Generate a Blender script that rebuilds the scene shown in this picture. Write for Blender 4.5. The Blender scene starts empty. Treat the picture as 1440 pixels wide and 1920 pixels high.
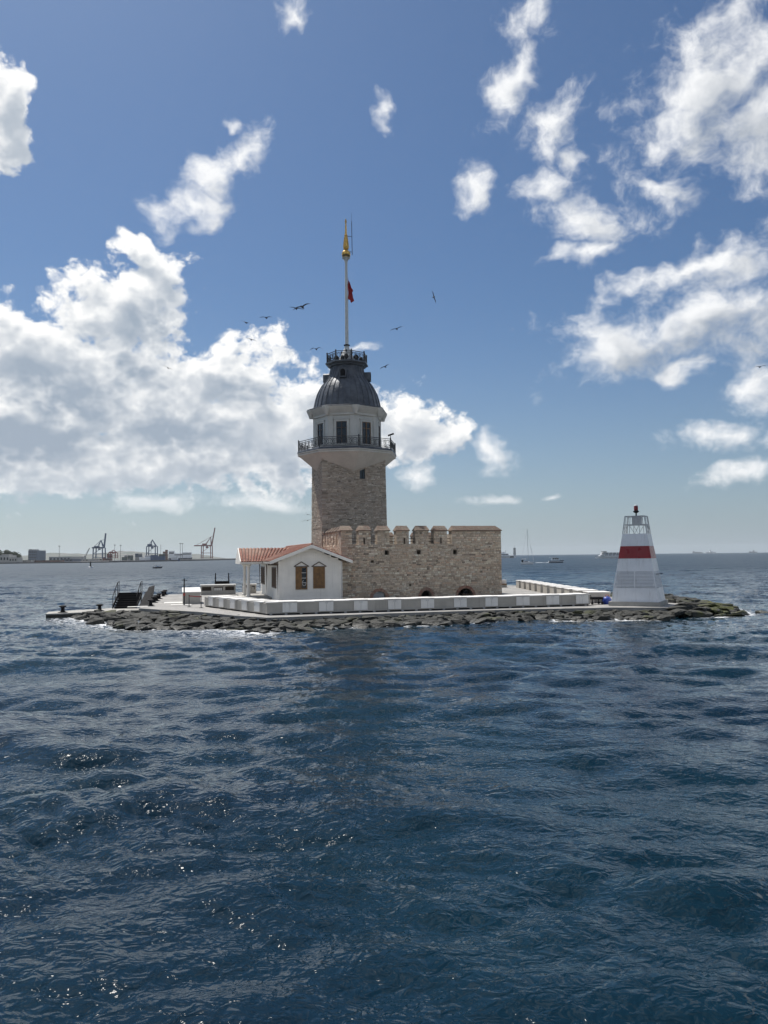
import bpy, bmesh, math, random
import numpy as np
from mathutils import Vector, Matrix

random.seed(7)
RNG = np.random.default_rng(11)
scene = bpy.context.scene
COL = scene.collection
R = math.radians

# ------------------------------------------------------------------ camera
CAM_H = 4.3
FPX = 1442.0
ROLL, PITCH = R(0.627), R(3.29)
fw = Vector((0, math.cos(PITCH), math.sin(PITCH)))
up0 = Vector((0, -math.sin(PITCH), math.cos(PITCH)))
rt0 = Vector((1, 0, 0))
rt = rt0 * math.cos(ROLL) - up0 * math.sin(ROLL)
up = up0 * math.cos(ROLL) + rt0 * math.sin(ROLL)
cam_data = bpy.data.cameras.new('camera')
cam = bpy.data.objects.new('camera', cam_data)
COL.objects.link(cam)
cam_data.sensor_fit = 'VERTICAL'
cam_data.sensor_height = 36.0
cam_data.lens = FPX / 1920.0 * 36.0
cam_data.clip_start = 0.1
cam_data.clip_end = 60000
cam.matrix_world = Matrix(((rt.x, up.x, -fw.x, 0), (rt.y, up.y, -fw.y, 0), (rt.z, up.z, -fw.z, CAM_H), (0, 0, 0, 1)))
scene.camera = cam


def ray(px, py):
    return fw + rt * ((px - 720) / FPX) - up * ((py - 960) / FPX)


def spot(px, py, dist):
    """the point at forward distance `dist` (metres along Y) in the direction of a spot of the view"""
    d = ray(px, py)
    return Vector((0, 0, CAM_H)) + d * (dist / d.y)


# ------------------------------------------------------------------ light and exposure
SUN_AZ, SUN_EL = R(-38.0), R(60.0)
SUN_DIR = Vector((math.cos(SUN_EL) * math.sin(SUN_AZ), math.cos(SUN_EL) * math.cos(SUN_AZ), math.sin(SUN_EL)))
sun_data = bpy.data.lights.new('sun', 'SUN')
sun_data.energy = 4.6
sun_data.angle = R(0.55)
sun_data.color = (1.0, 0.95, 0.88)
sun = bpy.data.objects.new('sun', sun_data)
COL.objects.link(sun)
sun.rotation_mode = 'QUATERNION'
sun.rotation_quaternion = SUN_DIR.to_track_quat('Z', 'Y')
sun.location = (0, 0, 200)
scene.view_settings.view_transform = 'Standard'
scene.view_settings.look = 'None'
scene.view_settings.exposure = 0.3
scene.view_settings.gamma = 1.0
scene.view_settings.use_curve_mapping = False
scene.cycles.max_bounces = 6
scene.cycles.diffuse_bounces = 3
scene.cycles.glossy_bounces = 3
scene.cycles.use_denoising = True
scene.cycles.use_adaptive_sampling = True
scene.cycles.adaptive_threshold = 0.015
scene.cycles.adaptive_min_samples = 8
scene.cycles.sample_clamp_indirect = 4.0
scene.cycles.sample_clamp_direct = 1.25
scene.cycles.caustics_reflective = False


# ------------------------------------------------------------------ node helper
class NG:
    """small helper for wiring shader nodes"""

    def __init__(self, tree):
        self.t = tree

    def n(self, typ, **kw):
        nd = self.t.nodes.new(typ)
        for k, v in kw.items():
            setattr(nd, k, v)
        return nd

    def put(self, sock, val):
        if isinstance(val, bpy.types.NodeSocket):
            self.t.links.new(val, sock)
        elif val is not None:
            if hasattr(sock, 'default_value'):
                try:
                    sock.default_value = val
                except Exception:
                    sock.default_value = (*val, 1.0)

    def m(self, op, a, b=None, c=None, clamp=False):
        nd = self.n('ShaderNodeMath', operation=op, use_clamp=clamp)
        self.put(nd.inputs[0], a)
        if b is not None:
            self.put(nd.inputs[1], b)
        if c is not None:
            self.put(nd.inputs[2], c)
        return nd.outputs[0]

    def v(self, op, a, b=None, scale=None):
        nd = self.n('ShaderNodeVectorMath', operation=op)
        self.put(nd.inputs[0], a)
        if b is not None:
            self.put(nd.inputs[1], b)
        if scale is not None:
            self.put(nd.inputs['Scale'], scale)
        return nd.outputs['Value'] if op in ('LENGTH', 'DOT_PRODUCT', 'DISTANCE') else nd.outputs['Vector']

    def xyz(self, x, y, z):
        nd = self.n('ShaderNodeCombineXYZ')
        for i, q in enumerate((x, y, z)):
            self.put(nd.inputs[i], q)
        return nd.outputs[0]

    def sep(self, vec):
        nd = self.n('ShaderNodeSeparateXYZ')
        self.put(nd.inputs[0], vec)
        return nd.outputs

    def noise(self, vec, scale, detail=4, rough=0.5, lac=2.0, dist=0.0, kind='FBM', norm=True, dim='3D'):
        nd = self.n('ShaderNodeTexNoise')
        nd.noise_dimensions = dim
        nd.noise_type = kind
        nd.normalize = norm
        self.put(nd.inputs['Vector'], vec)
        self.put(nd.inputs['Scale'], scale)
        self.put(nd.inputs['Detail'], detail)
        self.put(nd.inputs['Roughness'], rough)
        self.put(nd.inputs['Lacunarity'], lac)
        self.put(nd.inputs['Distortion'], dist)
        return nd.outputs[0], nd.outputs[1]

    def ss(self, x, a, b, lo=0.0, hi=1.0):
        nd = self.n('ShaderNodeMapRange', interpolation_type='SMOOTHSTEP')
        self.put(nd.inputs[0], x)
        for i, q in enumerate((a, b, lo, hi)):
            self.put(nd.inputs[i + 1], q)
        return nd.outputs[0]

    def mr(self, x, a, b, lo=0.0, hi=1.0):
        nd = self.n('ShaderNodeMapRange')
        self.put(nd.inputs[0], x)
        for i, q in enumerate((a, b, lo, hi)):
            self.put(nd.inputs[i + 1], q)
        return nd.outputs[0]

    def mix(self, f, a, b, blend='MIX'):
        nd = self.n('ShaderNodeMix', data_type='RGBA', blend_type=blend)
        self.put(nd.inputs[0], f)
        self.put(nd.inputs[6], a)
        self.put(nd.inputs[7], b)
        return nd.outputs[2]


# ------------------------------------------------------------------ sky with cumulus clouds
world = bpy.data.worlds.new('World')
scene.world = world
world.use_nodes = True
wt = world.node_tree
wt.nodes.clear()
g = NG(wt)


def azel(px, py):
    d = ray(px, py).normalized()
    return math.degrees(math.atan2(d.x, d.y)), math.degrees(math.asin(d.z))


# clouds as they stand in the sky: direction (given as a spot of the view), half size, tilt
CUMULUS = [
    (50, 650, 120, 72, 0), (150, 735, 200, 120, 0), (235, 585, 112, 82, 20), (262, 468, 40, 24, -25),
    (308, 512, 30, 34, 20), (40, 790, 220, 95, 0), (300, 775, 185, 125, 0), (415, 705, 118, 66, 10),
    (480, 800, 150, 100, 0), (565, 770, 75, 75, 20), (170, 880, 260, 42, 0), (60, 905, 120, 26, 0),
    (380, 860, 170, 50, 0), (530, 870, 90, 40, 0), (750, 800, 75, 66, 0), (815, 830, 75, 36, 25),
    (855, 812, 48, 16, 20),
    (8, 205, 44, 82, 0), (0, 285, 34, 36, 0),
]
SOFT = [
    (1395, 100, 84, 78, 30), (1325, 180, 160, 108, 35), (1228, 255, 62, 54, 20), (1430, 240, 90, 90, 0),
    (1252, 362, 60, 26, -25), (965, 148, 80, 36, 35), (1035, 235, 64, 44, 25), (1075, 300, 28, 24, 0),
    (1040, 360, 56, 40, 0), (1105, 410, 90, 34, -8), (900, 350, 36, 44, 15), (1085, 482, 70, 18, 0),
    (1280, 505, 180, 26, 16), (1400, 500, 80, 44, 20), (1165, 640, 122, 54, 10), (1275, 612, 175, 66, 8),
    (1420, 590, 120, 84, 0), (1285, 684, 70, 20, 6), (1425, 715, 60, 40, 35), (1370, 818, 76, 19, 0),
    (1470, 815, 60, 24, 0), (1395, 890, 72, 18, 10), (400, 330, 96, 40, 38), (365, 388, 74, 34, 20),
    (450, 290, 66, 34, 40), (548, 34, 36, 28, -20), (718, 218, 22, 32, -15), (985, 18, 72, 40, 20), (684, 646, 30, 12, 0),
    (430, 222, 22, 22, 0), (928, 846, 34, 30, -20), (795, 892, 28, 22, 0), (290, 942, 66, 17, 0), (500, 947, 100, 12, -4), (925, 936, 50, 9, 0), (1030, 935, 18, 6, 0),
]


def blob_field(gg, p, table, k):
    acc = None
    for (px, py, rx, ry, tilt) in table:
        a, e = azel(px, py)
        s = 1.0 / FPX * 57.3 * math.cos(R(e * 0.85)) ** 1.5
        sx, sy = 1 / (rx * s), 1 / (ry * s)
        if tilt == 0:
            q = gg.n('ShaderNodeVectorMath', operation='MULTIPLY_ADD')
            gg.put(q.inputs[0], p)
            q.inputs[1].default_value = (sx, sy, 0)
            q.inputs[2].default_value = (-a * sx, -e * sy, 0)
            r2 = gg.v('DOT_PRODUCT', q.outputs[0], q.outputs[0])
        else:
            c, n = math.cos(R(tilt)), math.sin(R(tilt))
            q0 = gg.v('SUBTRACT', p, (a, e, 0))
            q1 = gg.v('DOT_PRODUCT', q0, (c * sx, n * sx, 0))
            q2 = gg.v('DOT_PRODUCT', q0, (-n * sy, c * sy, 0))
            r2 = gg.m('MULTIPLY_ADD', q1, q1, gg.m('MULTIPLY', q2, q2))
        acc = r2 if acc is None else gg.m('SMOOTH_MIN', acc, r2, k)
    return gg.m('SQRT', gg.m('MAXIMUM', acc, 0.0))


# thick, shaded cores of the larger clouds
CORES = [
    (90, 740, 120, 42, 0), (300, 615, 60, 32, 0), (30, 830, 170, 36, 0), (250, 700, 60, 40, 0), (330, 815, 90, 44, 0), (500, 880, 110, 32, 0),
    (480, 745, 60, 34, 0), (1270, 650, 140, 28, 8), (1420, 640, 80, 40, 0), (1400, 260, 70, 40, 30), (1330, 250, 70, 26, 30), (790, 860, 40, 20, 0),
]


def layer(p, warp, q, table, k, sc, amp, bias, rough, billow, shift):
    """a cloud layer in a direction of the sky: its density, and the density it has a little further towards the sun"""
    def dens(off, detail):
        pp = g.v('ADD', p, warp)
        qq = g.v('ADD', q, g.v('SCALE', warp, scale=0.6))
        if off is not None:
            pp = g.v('ADD', pp, off)
            qq = g.v('ADD', qq, off)
        cover = g.m('MAXIMUM', g.m('SUBTRACT', 1.0 + bias, blob_field(g, pp, table, k)), -1.6)
        f, _ = g.noise(qq, 0.33 * sc, detail, rough, 2.1, dim='2D')
        d = g.m('MULTIPLY_ADD', g.m('SUBTRACT', f, 0.5), amp, cover)
        if billow:
            vo = g.n('ShaderNodeTexVoronoi', feature='F1', voronoi_dimensions='2D')
            g.put(vo.inputs['Vector'], qq)
            vo.inputs['Scale'].default_value = 0.7 * sc
            vo.inputs['Detail'].default_value = 3 if off is None else 1.5
            vo.inputs['Roughness'].default_value = 0.55
            vo.normalize = True
            d = g.m('MULTIPLY_ADD', g.m('SUBTRACT', 0.40, vo.outputs['Distance']), billow, d)
        return d, f
    d0, f0 = dens(None, 9)
    d1, f1 = dens(shift, 4)
    return d0, d1, f0, f1


tc = g.n('ShaderNodeTexCoord')
dirv = g.v('NORMALIZE', tc.outputs['Generated'])
dx, dy, dz = g.sep(dirv)
az = g.m('DEGREES', g.m('ARCTAN2', dx, dy))
el = g.m('DEGREES', g.m('ARCSINE', dz))
P = g.xyz(az, el, 0.0)
sun_p = (math.degrees(SUN_AZ), math.degrees(SUN_EL), 0.0)
to_sun = g.v('NORMALIZE', g.v('SUBTRACT', sun_p, P))

sky = g.n('ShaderNodeTexSky')
sky.sky_type = 'NISHITA'
sky.sun_disc = False
sky.sun_elevation = SUN_EL
sky.sun_rotation = SUN_AZ
sky.altitude = 0
sky.air_density = 1.0
sky.dust_density = 0.9
sky.ozone_density = 2.2
SKYC = sky.outputs[0]
SKYC = g.mix(1.0, SKYC, (0.59, 0.73, 0.86, 1), 'MULTIPLY')
# grey-green sea haze along the horizon
hz = g.m('POWER', g.m('SUBTRACT', 1.0, g.m('MINIMUM', g.m('DIVIDE', g.m('MAXIMUM', el, 0.0), 24.0), 1.0)), 3.0)
sunward = g.ss(az, 28, -30)
HAZEC = g.mix(sunward, (4.2, 5.0, 5.75, 1), (6.2, 6.95, 7.3, 1))
SKYC = g.mix(g.m('MULTIPLY', hz, 0.8), SKYC, HAZEC)

sx, sy, _ = g.sep(P)
QA = g.xyz(sx, g.m('MULTIPLY_ADD', sy, 1.3, 50.0), 0.0)
QB = g.xyz(sx, g.m('MULTIPLY_ADD', sy, 1.3, 190.0), 0.0)
_, wc = g.noise(QA, 0.2, 3, 0.6, dim='2D')
wc = g.v('SUBTRACT', wc, (0.5, 0.5, 0.5))
wc = g.v('MULTIPLY', wc, g.xyz(1.0, g.ss(el, 2.0, 15.0, 0.22, 1.0), 0.0))
warpA = g.v('SCALE', wc, scale=2.4)
warpB = g.v('SCALE', wc, scale=3.6)
# loose clouds carry on outside the picture, their cover raised to brighten shaded walls
far = g.m('MAXIMUM', g.ss(g.m('ABSOLUTE', sx), 31, 40), g.ss(sy, 39, 46))
lowf, _ = g.noise(QA, 0.055, 2, 0.5, dim='2D')
loose = g.m('MULTIPLY_ADD', far, 3.0, g.m('SUBTRACT', g.mr(lowf, 0.46, 0.64, -1.0, 0.9), 3.0))
core = g.m('SUBTRACT', 1.0, blob_field(g, g.v('ADD', P, warpB), CORES, 0.3))
core = g.ss(core, -0.9, 0.8)

# cumulus: lit from above and behind: bright tops and thin edges, grey bases and cores
dA, oA, fA, fA1 = layer(P, warpA, QA, CUMULUS, 0.25, 1.0, 2.0, 0.08, 0.56, 1.1, g.v('SCALE', to_sun, scale=1.25))
lo = g.m('MULTIPLY_ADD', g.m('SUBTRACT', fA, 0.5), 2.0, loose)
lo1 = g.m('MULTIPLY_ADD', g.m('SUBTRACT', fA1, 0.5), 2.0, loose)
dA = g.m('MAXIMUM', dA, lo)
oA = g.m('MAXIMUM', oA, lo1)
aA = g.ss(dA, -0.06, 0.40)
# clouds away from the sun are seen from their sunlit side
front = g.ss(g.v('DOT_PRODUCT', dirv, tuple(SUN_DIR)), -0.2, 0.75, 0.25, 1.0)
occl = g.m('MULTIPLY', g.ss(oA, -0.25, 1.05), front)
thick = g.m('MULTIPLY', g.ss(dA, 0.0, 1.0), front)
shade = g.m('SUBTRACT', 1.05, g.m('MULTIPLY', occl, 0.64))
shade = g.m('SUBTRACT', shade, g.m('MULTIPLY', thick, 0.16))
shade = g.m('MULTIPLY_ADD', g.m('SUBTRACT', dA, oA), 0.26, shade)
shade = g.m('SUBTRACT', shade, g.m('MULTIPLY', g.m('MULTIPLY', core, thick), 0.32), clamp=True)
colA = g.mix(shade, (4.0, 4.75, 5.75, 1), (11.4, 11.4, 11.3, 1))
# soft clouds on the right: white, ragged and thin at the edges, grey undersides
dB, oB, fB, fB1 = layer(P, warpB, QB, SOFT, 0.35, 0.85, 3.2, 0.25, 0.62, 0.0, g.v('SCALE', to_sun, scale=1.6))
aB = g.m('MULTIPLY', g.ss(dB, -0.18, 1.45), 0.97)
shadeB = g.m('SUBTRACT', 1.08, g.m('MULTIPLY', g.ss(oB, -0.3, 1.9), 0.62))
shadeB = g.m('SUBTRACT', shadeB, g.m('MULTIPLY', core, 0.48), clamp=True)
colB = g.mix(shadeB, (4.4, 4.9, 5.6, 1), (10.8, 10.9, 11.0, 1))
fadeh = g.ss(el, 0.3, 7.0, 0.45, 1.0)
aA = g.m('MULTIPLY', aA, fadeh)
aB = g.m('MULTIPLY', aB, fadeh)
full = g.mix(aB, SKYC, colB)
full = g.mix(aA, full, colA)
bg = g.n('ShaderNodeBackground')
g.put(bg.inputs[0], full)
bg.inputs[1].default_value = 0.075
wo = g.n('ShaderNodeOutputWorld')
wt.links.new(bg.outputs[0], wo.inputs[0])
world.cycles.sampling_method = 'NONE'


# ------------------------------------------------------------------ building helpers
ANG = R(15.0)                      # the island's buildings are turned by 15 degrees
P0 = (-3.85, 68.58)                # front left corner of the rampart
DECK = 0.58
UX, UY = math.cos(ANG), math.sin(ANG)


def W(u, v, z=0.0):
    return Vector((P0[0] + UX * u - UY * v, P0[1] + UY * u + UX * v, z))


def UVof(x, y):
    dx_, dy_ = x - P0[0], y - P0[1]
    return dx_ * UX + dy_ * UY, -dx_ * UY + dy_ * UX


class MB:
    """collects simple solids; build() links them as one mesh object"""

    def __init__(self):
        self.v, self.f = [], []

    def add(self, vs, fs):
        o = len(self.v)
        self.v += [tuple(p) for p in vs]
        self.f += [tuple(i + o for i in q) for q in fs]
        return self

    def hexa(self, b, t):
        return self.add(list(b) + list(t), [(3, 2, 1, 0), (4, 5, 6, 7), (0, 1, 5, 4), (1, 2, 6, 5), (2, 3, 7, 6), (3, 0, 4, 7)])

    def box(self, x0, x1, y0, y1, z0, z1):
        return self.hexa([(x0, y0, z0), (x1, y0, z0), (x1, y1, z0), (x0, y1, z0)], [(x0, y0, z1), (x1, y0, z1), (x1, y1, z1), (x0, y1, z1)])

    def prism(self, poly, z0, z1, top=None):
        n = len(poly)
        top = top or poly
        vs = [(p[0], p[1], z0) for p in poly] + [(p[0], p[1], z1) for p in top]
        fs = [tuple(range(n - 1, -1, -1)), tuple(range(n, 2 * n))] + [(i, (i + 1) % n, n + (i + 1) % n, n + i) for i in range(n)]
        return self.add(vs, fs)

    def ext(self, poly, axis, a, b):
        """polygon given in the plane across `axis`, extruded from a to b"""
        n = len(poly)

        def pt(p, s):
            return (s, p[0], p[1]) if axis == 'x' else (p[0], s, p[1])
        vs = [pt(p, a) for p in poly] + [pt(p, b) for p in poly]
        fs = [tuple(range(n - 1, -1, -1)), tuple(range(n, 2 * n))] + [(i, (i + 1) % n, n + (i + 1) % n, n + i) for i in range(n)]
        return self.add(vs, fs)

    def lathe(self, prof, n=16, c=(0, 0), ph=0.0, close=True):
        vs, fs = [], []
        for (r, z) in prof:
            for i in range(n):
                a = ph + 2 * math.pi * i / n
                vs.append((c[0] + r * math.cos(a), c[1] + r * math.sin(a), z))
        for j in range(len(prof) - 1):
            for i in range(n):
                k = (i + 1) % n
                fs.append((j * n + i, j * n + k, (j + 1) * n + k, (j + 1) * n + i))
        if close:
            fs.append(tuple(range(n - 1, -1, -1)))
            m = (len(prof) - 1) * n
            fs.append(tuple(m + i for i in range(n)))
        return self.add(vs, fs)

    def tube(self, pts, r, n=6, r2=None):
        pts = [Vector(p) for p in pts]
        vs, fs = [], []
        m = len(pts)
        ref = None
        for j, p in enumerate(pts):
            t = (pts[min(j + 1, m - 1)] - pts[max(j - 1, 0)]).normalized()
            if ref is None:
                ref = Vector((0, 0, 1)) if abs(t.z) < 0.9 else Vector((1, 0, 0))
            s = t.cross(ref).normalized()
            q = s.cross(t)
            rr = r if r2 is None else r + (r2 - r) * j / max(m - 1, 1)
            for i in range(n):
                a = 2 * math.pi * (i + 0.5) / n
                vs.append(p + s * (rr * math.cos(a)) + q * (rr * math.sin(a)))
        for j in range(m - 1):
            for i in range(n):
                k = (i + 1) % n
                fs.append((j * n + i, j * n + k, (j + 1) * n + k, (j + 1) * n + i))
        fs.append(tuple(range(n - 1, -1, -1)))
        fs.append(tuple((m - 1) * n + i for i in range(n)))
        return self.add(vs, fs)

    def bar(self, a, b, w):
        return self.tube([a, b], w * 0.707, 4)

    def build(self, name, mat, parent=None, origin=(0, 0, 0), smooth=False, kind=None, recalc=True):
        me = bpy.data.meshes.new(name)
        ox, oy, oz = origin
        me.from_pydata([(p[0] - ox, p[1] - oy, p[2] - oz) for p in self.v], [], self.f)
        if recalc:
            bm = bmesh.new()
            bm.from_mesh(me)
            bmesh.ops.recalc_face_normals(bm, faces=bm.faces)
            bm.to_mesh(me)
            bm.free()
        if smooth:
            me.shade_smooth()
            me.set_sharp_from_angle(angle=R(42))
        me.materials.append(mat)
        o = bpy.data.objects.new(name, me)
        COL.objects.link(o)
        o.parent = parent
        if kind:
            o['kind'] = kind
        return o


def tag(o, label, cat, group=None):
    o['label'] = label
    o['category'] = cat
    if group:
        o['group'] = group
    return o


def thing(name, label, cat, loc, rz=0.0, group=None):
    o = bpy.data.objects.new(name, None)
    COL.objects.link(o)
    o.location = loc
    o.rotation_euler = (0, 0, rz)
    o.empty_display_size = 0.3
    return tag(o, label, cat, group)


def ithing(name, label, cat, org, group=None):
    """a thing of the island; its parts are modelled in the island's (u, v, z) frame with `org` as origin"""
    return thing(name, label, cat, W(*org), ANG, group)


# ------------------------------------------------------------------ materials
def material(name, c1, c2=None, rough=0.6, scale=3.0, metal=0.0, bump=0.0, bscale=20.0, contrast=(0.35, 0.65), detail=5, spec=0.5, streak=0.0):
    m = bpy.data.materials.new(name)
    m.use_nodes = True
    q = NG(m.node_tree)
    bs = m.node_tree.nodes['Principled BSDF']
    bs.inputs['Roughness'].default_value = rough
    bs.inputs['Metallic'].default_value = metal
    bs.inputs['Specular IOR Level'].default_value = spec
    geo = q.n('ShaderNodeNewGeometry')
    pos = geo.outputs['Position']
    if c2 is None:
        c2 = tuple(x * 0.8 for x in c1)
    f, _ = q.noise(pos, scale, detail, 0.6)
    f = q.ss(f, contrast[0], contrast[1])
    col = q.mix(f, (*c1, 1), (*c2, 1))
    if streak:
        sp = q.v('MULTIPLY', pos, (6.0, 6.0, 0.35))
        s, _ = q.noise(sp, 1.0, 4, 0.6)
        col = q.mix(q.m('MULTIPLY', q.ss(s, 0.52, 0.75), streak), col, (c1[0] * 0.45, c1[1] * 0.43, c1[2] * 0.4, 1))
    q.put(bs.inputs['Base Color'], col)
    rf, _ = q.noise(pos, scale * 2.7, 3, 0.5)
    q.put(bs.inputs['Roughness'], q.mr(rf, 0.3, 0.7, max(rough - 0.1, 0.02), min(rough + 0.1, 1.0)))
    if bump:
        b = q.n('ShaderNodeBump')
        bn, _ = q.noise(pos, bscale, 5, 0.6)
        q.put(b.inputs['Height'], bn)
        b.inputs['Strength'].default_value = bump
        b.inputs['Distance'].default_value = 0.05
        q.put(bs.inputs['Normal'], b.outputs[0])
    return m


def stone_material(name, tones, rough=0.85):
    """rubble: every stone its own tone (by object and by loose piece), with grain and stains"""
    m = bpy.data.materials.new(name)
    m.use_nodes = True
    q = NG(m.node_tree)
    bs = m.node_tree.nodes['Principled BSDF']
    geo = q.n('ShaderNodeNewGeometry')
    oi = q.n('ShaderNodeObjectInfo')
    rnd = q.m('FRACT', q.m('ADD', geo.outputs['Random Per Island'], q.m('MULTIPLY', oi.outputs['Random'], 7.31)))
    cr = q.n('ShaderNodeValToRGB')
    cr.color_ramp.interpolation = 'LINEAR'
    els = cr.color_ramp.elements
    while len(els) < len(tones):
        els.new(0.5)
    for i, t in enumerate(tones):
        els[i].position = i / (len(tones) - 1)
        els[i].color = (*t, 1)
    q.put(cr.inputs[0], rnd)
    pos = geo.outputs['Position']
    f, _ = q.noise(pos, 7.0, 6, 0.65)
    col = q.mix(q.ss(f, 0.45, 0.8, 0.0, 0.45), cr.outputs[0], (0.17, 0.145, 0.12, 1))
    st, _ = q.noise(pos, 0.45, 3, 0.5)
    col = q.mix(q.ss(st, 0.45, 0.7, 0.0, 0.35), col, (0.42, 0.33, 0.25, 1))
    q.put(bs.inputs['Base Color'], col)
    bs.inputs['Roughness'].default_value = rough
    b = q.n('ShaderNodeBump')
    q.put(b.inputs['Height'], f)
    b.inputs['Strength'].default_value = 0.6
    b.inputs['Distance'].default_value = 0.04
    q.put(bs.inputs['Normal'], b.outputs[0])
    return m


M = {}
M['stone'] = stone_material('rubble_stone', [(0.228, 0.190, 0.151), (0.684, 0.560, 0.427), (0.570, 0.493, 0.394), (0.513, 0.414, 0.313), (0.730, 0.605, 0.459), (0.780, 0.739, 0.616), (0.616, 0.437, 0.313), (0.650, 0.582, 0.486), (0.365, 0.297, 0.232)])
M['stone_grey'] = stone_material('grey_rubble_stone', [(0.194, 0.174, 0.146), (0.547, 0.482, 0.394), (0.479, 0.431, 0.367), (0.410, 0.358, 0.297), (0.593, 0.521, 0.427), (0.684, 0.633, 0.545), (0.479, 0.392, 0.313), (0.536, 0.493, 0.432), (0.308, 0.269, 0.227)])
M['mortar'] = material('mortar', (0.46, 0.39, 0.31), (0.30, 0.25, 0.2), 0.9, 2.0, bump=0.5, bscale=18)
M['brick'] = stone_material('old_brick', [(0.28, 0.13, 0.085), (0.36, 0.19, 0.13), (0.30, 0.20, 0.15), (0.24, 0.11, 0.08)])
M['coping'] = stone_material('brick_coping', [(0.14, 0.09, 0.066), (0.17, 0.115, 0.085), (0.14, 0.108, 0.084), (0.18, 0.145, 0.112)])
M['white_plaster'] = material('tower_plaster', (0.64, 0.62, 0.57), (0.56, 0.545, 0.50), 0.7, 0.8, bump=0.1, streak=0.18)
M['white_wood'] = material('white_wood', (0.84, 0.805, 0.745), (0.77, 0.74, 0.685), 0.55, 1.3, bump=0.05, streak=0.2)
M['lead'] = material('lead_sheet', (0.12, 0.13, 0.145), (0.07, 0.077, 0.088), 0.42, 1.6, metal=0.35, bump=0.12, bscale=6)
M['iron'] = material('dark_iron', (0.05, 0.052, 0.055), (0.03, 0.03, 0.032), 0.5, 5, metal=0.4)
M['black'] = material('black_paint', (0.014, 0.014, 0.016), (0.008, 0.008, 0.01), 0.8, 4, spec=0.15)
M['gold'] = material('gilded_metal', (0.80, 0.52, 0.16), (0.55, 0.32, 0.08), 0.3, 6, metal=1.0)
M['pole'] = material('white_pole', (0.66, 0.66, 0.63), (0.58, 0.58, 0.55), 0.45, 3)
M['flag'] = material('red_flag_cloth', (0.36, 0.008, 0.014), (0.28, 0.007, 0.011), 0.75, 5)
M['wood'] = material('brown_wood', (0.23, 0.12, 0.038), (0.14, 0.068, 0.022), 0.5, 4, bump=0.1, streak=0.25)
M['dark_wood'] = material('dark_trim', (0.085, 0.05, 0.032), (0.05, 0.03, 0.02), 0.5, 6)
M['tile'] = stone_material('clay_tile', [(0.21, 0.06, 0.037), (0.27, 0.095, 0.058), (0.17, 0.05, 0.032), (0.30, 0.125, 0.08), (0.23, 0.075, 0.05)], 0.75)
M['glass'] = material('window_glass', (0.012, 0.016, 0.02), (0.02, 0.024, 0.03), 0.06, 1.0, spec=0.6)
M['deck'] = material('deck_paving', (0.30, 0.29, 0.275), (0.22, 0.215, 0.205), 0.8, 0.7, bump=0.15, bscale=9)
M['concrete'] = material('concrete', (0.36, 0.35, 0.325), (0.28, 0.27, 0.25), 0.8, 1.1, bump=0.2, bscale=14, streak=0.2)
M['bench'] = material('bench_cladding', (0.43, 0.405, 0.365), (0.36, 0.34, 0.305), 0.6, 0.8, streak=0.35)
M['bench_white'] = material('bench_white', (0.80, 0.785, 0.75), (0.72, 0.70, 0.67), 0.55, 0.9, streak=0.22)
M['beacon_white'] = material('beacon_white_paint', (0.80, 0.81, 0.83), (0.72, 0.735, 0.755), 0.4, 0.8, streak=0.3)
M['beacon_red'] = material('beacon_red_paint', (0.30, 0.012, 0.018), (0.24, 0.010, 0.014), 0.35, 1.0, streak=0.3)
M['steel'] = material('grey_steel', (0.42, 0.44, 0.46), (0.33, 0.35, 0.37), 0.4, 3, metal=0.3)
M['red_tape'] = material('red_tape', (0.42, 0.05, 0.04), None, 0.6)
M['blue_bag'] = material('blue_plastic', (0.02, 0.06, 0.35), (0.015, 0.04, 0.25), 0.45, 4)
M['red_lens'] = material('red_lens', (0.22, 0.01, 0.015), None, 0.15)
M['gull'] = material('gull_feathers', (0.07, 0.07, 0.075), (0.04, 0.04, 0.045), 0.8, 8)


def rock_material(name, c_hi, c_lo, moss):
    m = bpy.data.materials.new(name)
    m.use_nodes = True
    q = NG(m.node_tree)
    bs = m.node_tree.nodes['Principled BSDF']
    geo = q.n('ShaderNodeNewGeometry')
    oi = q.n('ShaderNodeObjectInfo')
    pos = geo.outputs['Position']
    rnd = q.m('FRACT', q.m('ADD', geo.outputs['Random Per Island'], q.m('MULTIPLY', oi.outputs['Random'], 5.17)))
    f, _ = q.noise(pos, 4.0, 7, 0.65)
    col = q.mix(rnd, (*c_hi, 1), (*c_lo, 1))
    col = q.mix(q.ss(f, 0.42, 0.72, 0.0, 0.7), col, (0.022, 0.022, 0.021, 1))
    g1, _ = q.noise(pos, 0.5, 4, 0.6)
    col = q.mix(q.ss(g1, 0.66 - moss, 0.85 - moss, 0.0, 0.85), col, (0.06, 0.068, 0.013, 1))
    # wet, weed-covered stone below the splash line
    z = q.sep(pos)[2]
    wob = q.m('MULTIPLY_ADD', f, 0.5, z)
    wet = q.ss(wob, 0.20, 0.55, 1.0, 0.0)
    col = q.mix(q.m('MULTIPLY', wet, 0.85), col, (0.012, 0.013, 0.009, 1))
    q.put(bs.inputs['Base Color'], col)
    q.put(bs.inputs['Roughness'], q.mr(wet, 0.0, 1.0, 0.85, 0.35))
    b = q.n('ShaderNodeBump')
    q.put(b.inputs['Height'], f)
    b.inputs['Strength'].default_value = 0.9
    b.inputs['Distance'].default_value = 0.12
    q.put(bs.inputs['Normal'], b.outputs[0])
    return m


M['rock'] = rock_material('riprap_rock', (0.046, 0.046, 0.039), (0.02, 0.021, 0.018), 0.12)
M['rock_moss'] = rock_material('mossy_rock', (0.07, 0.072, 0.03), (0.036, 0.038, 0.02), 0.26)


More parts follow.
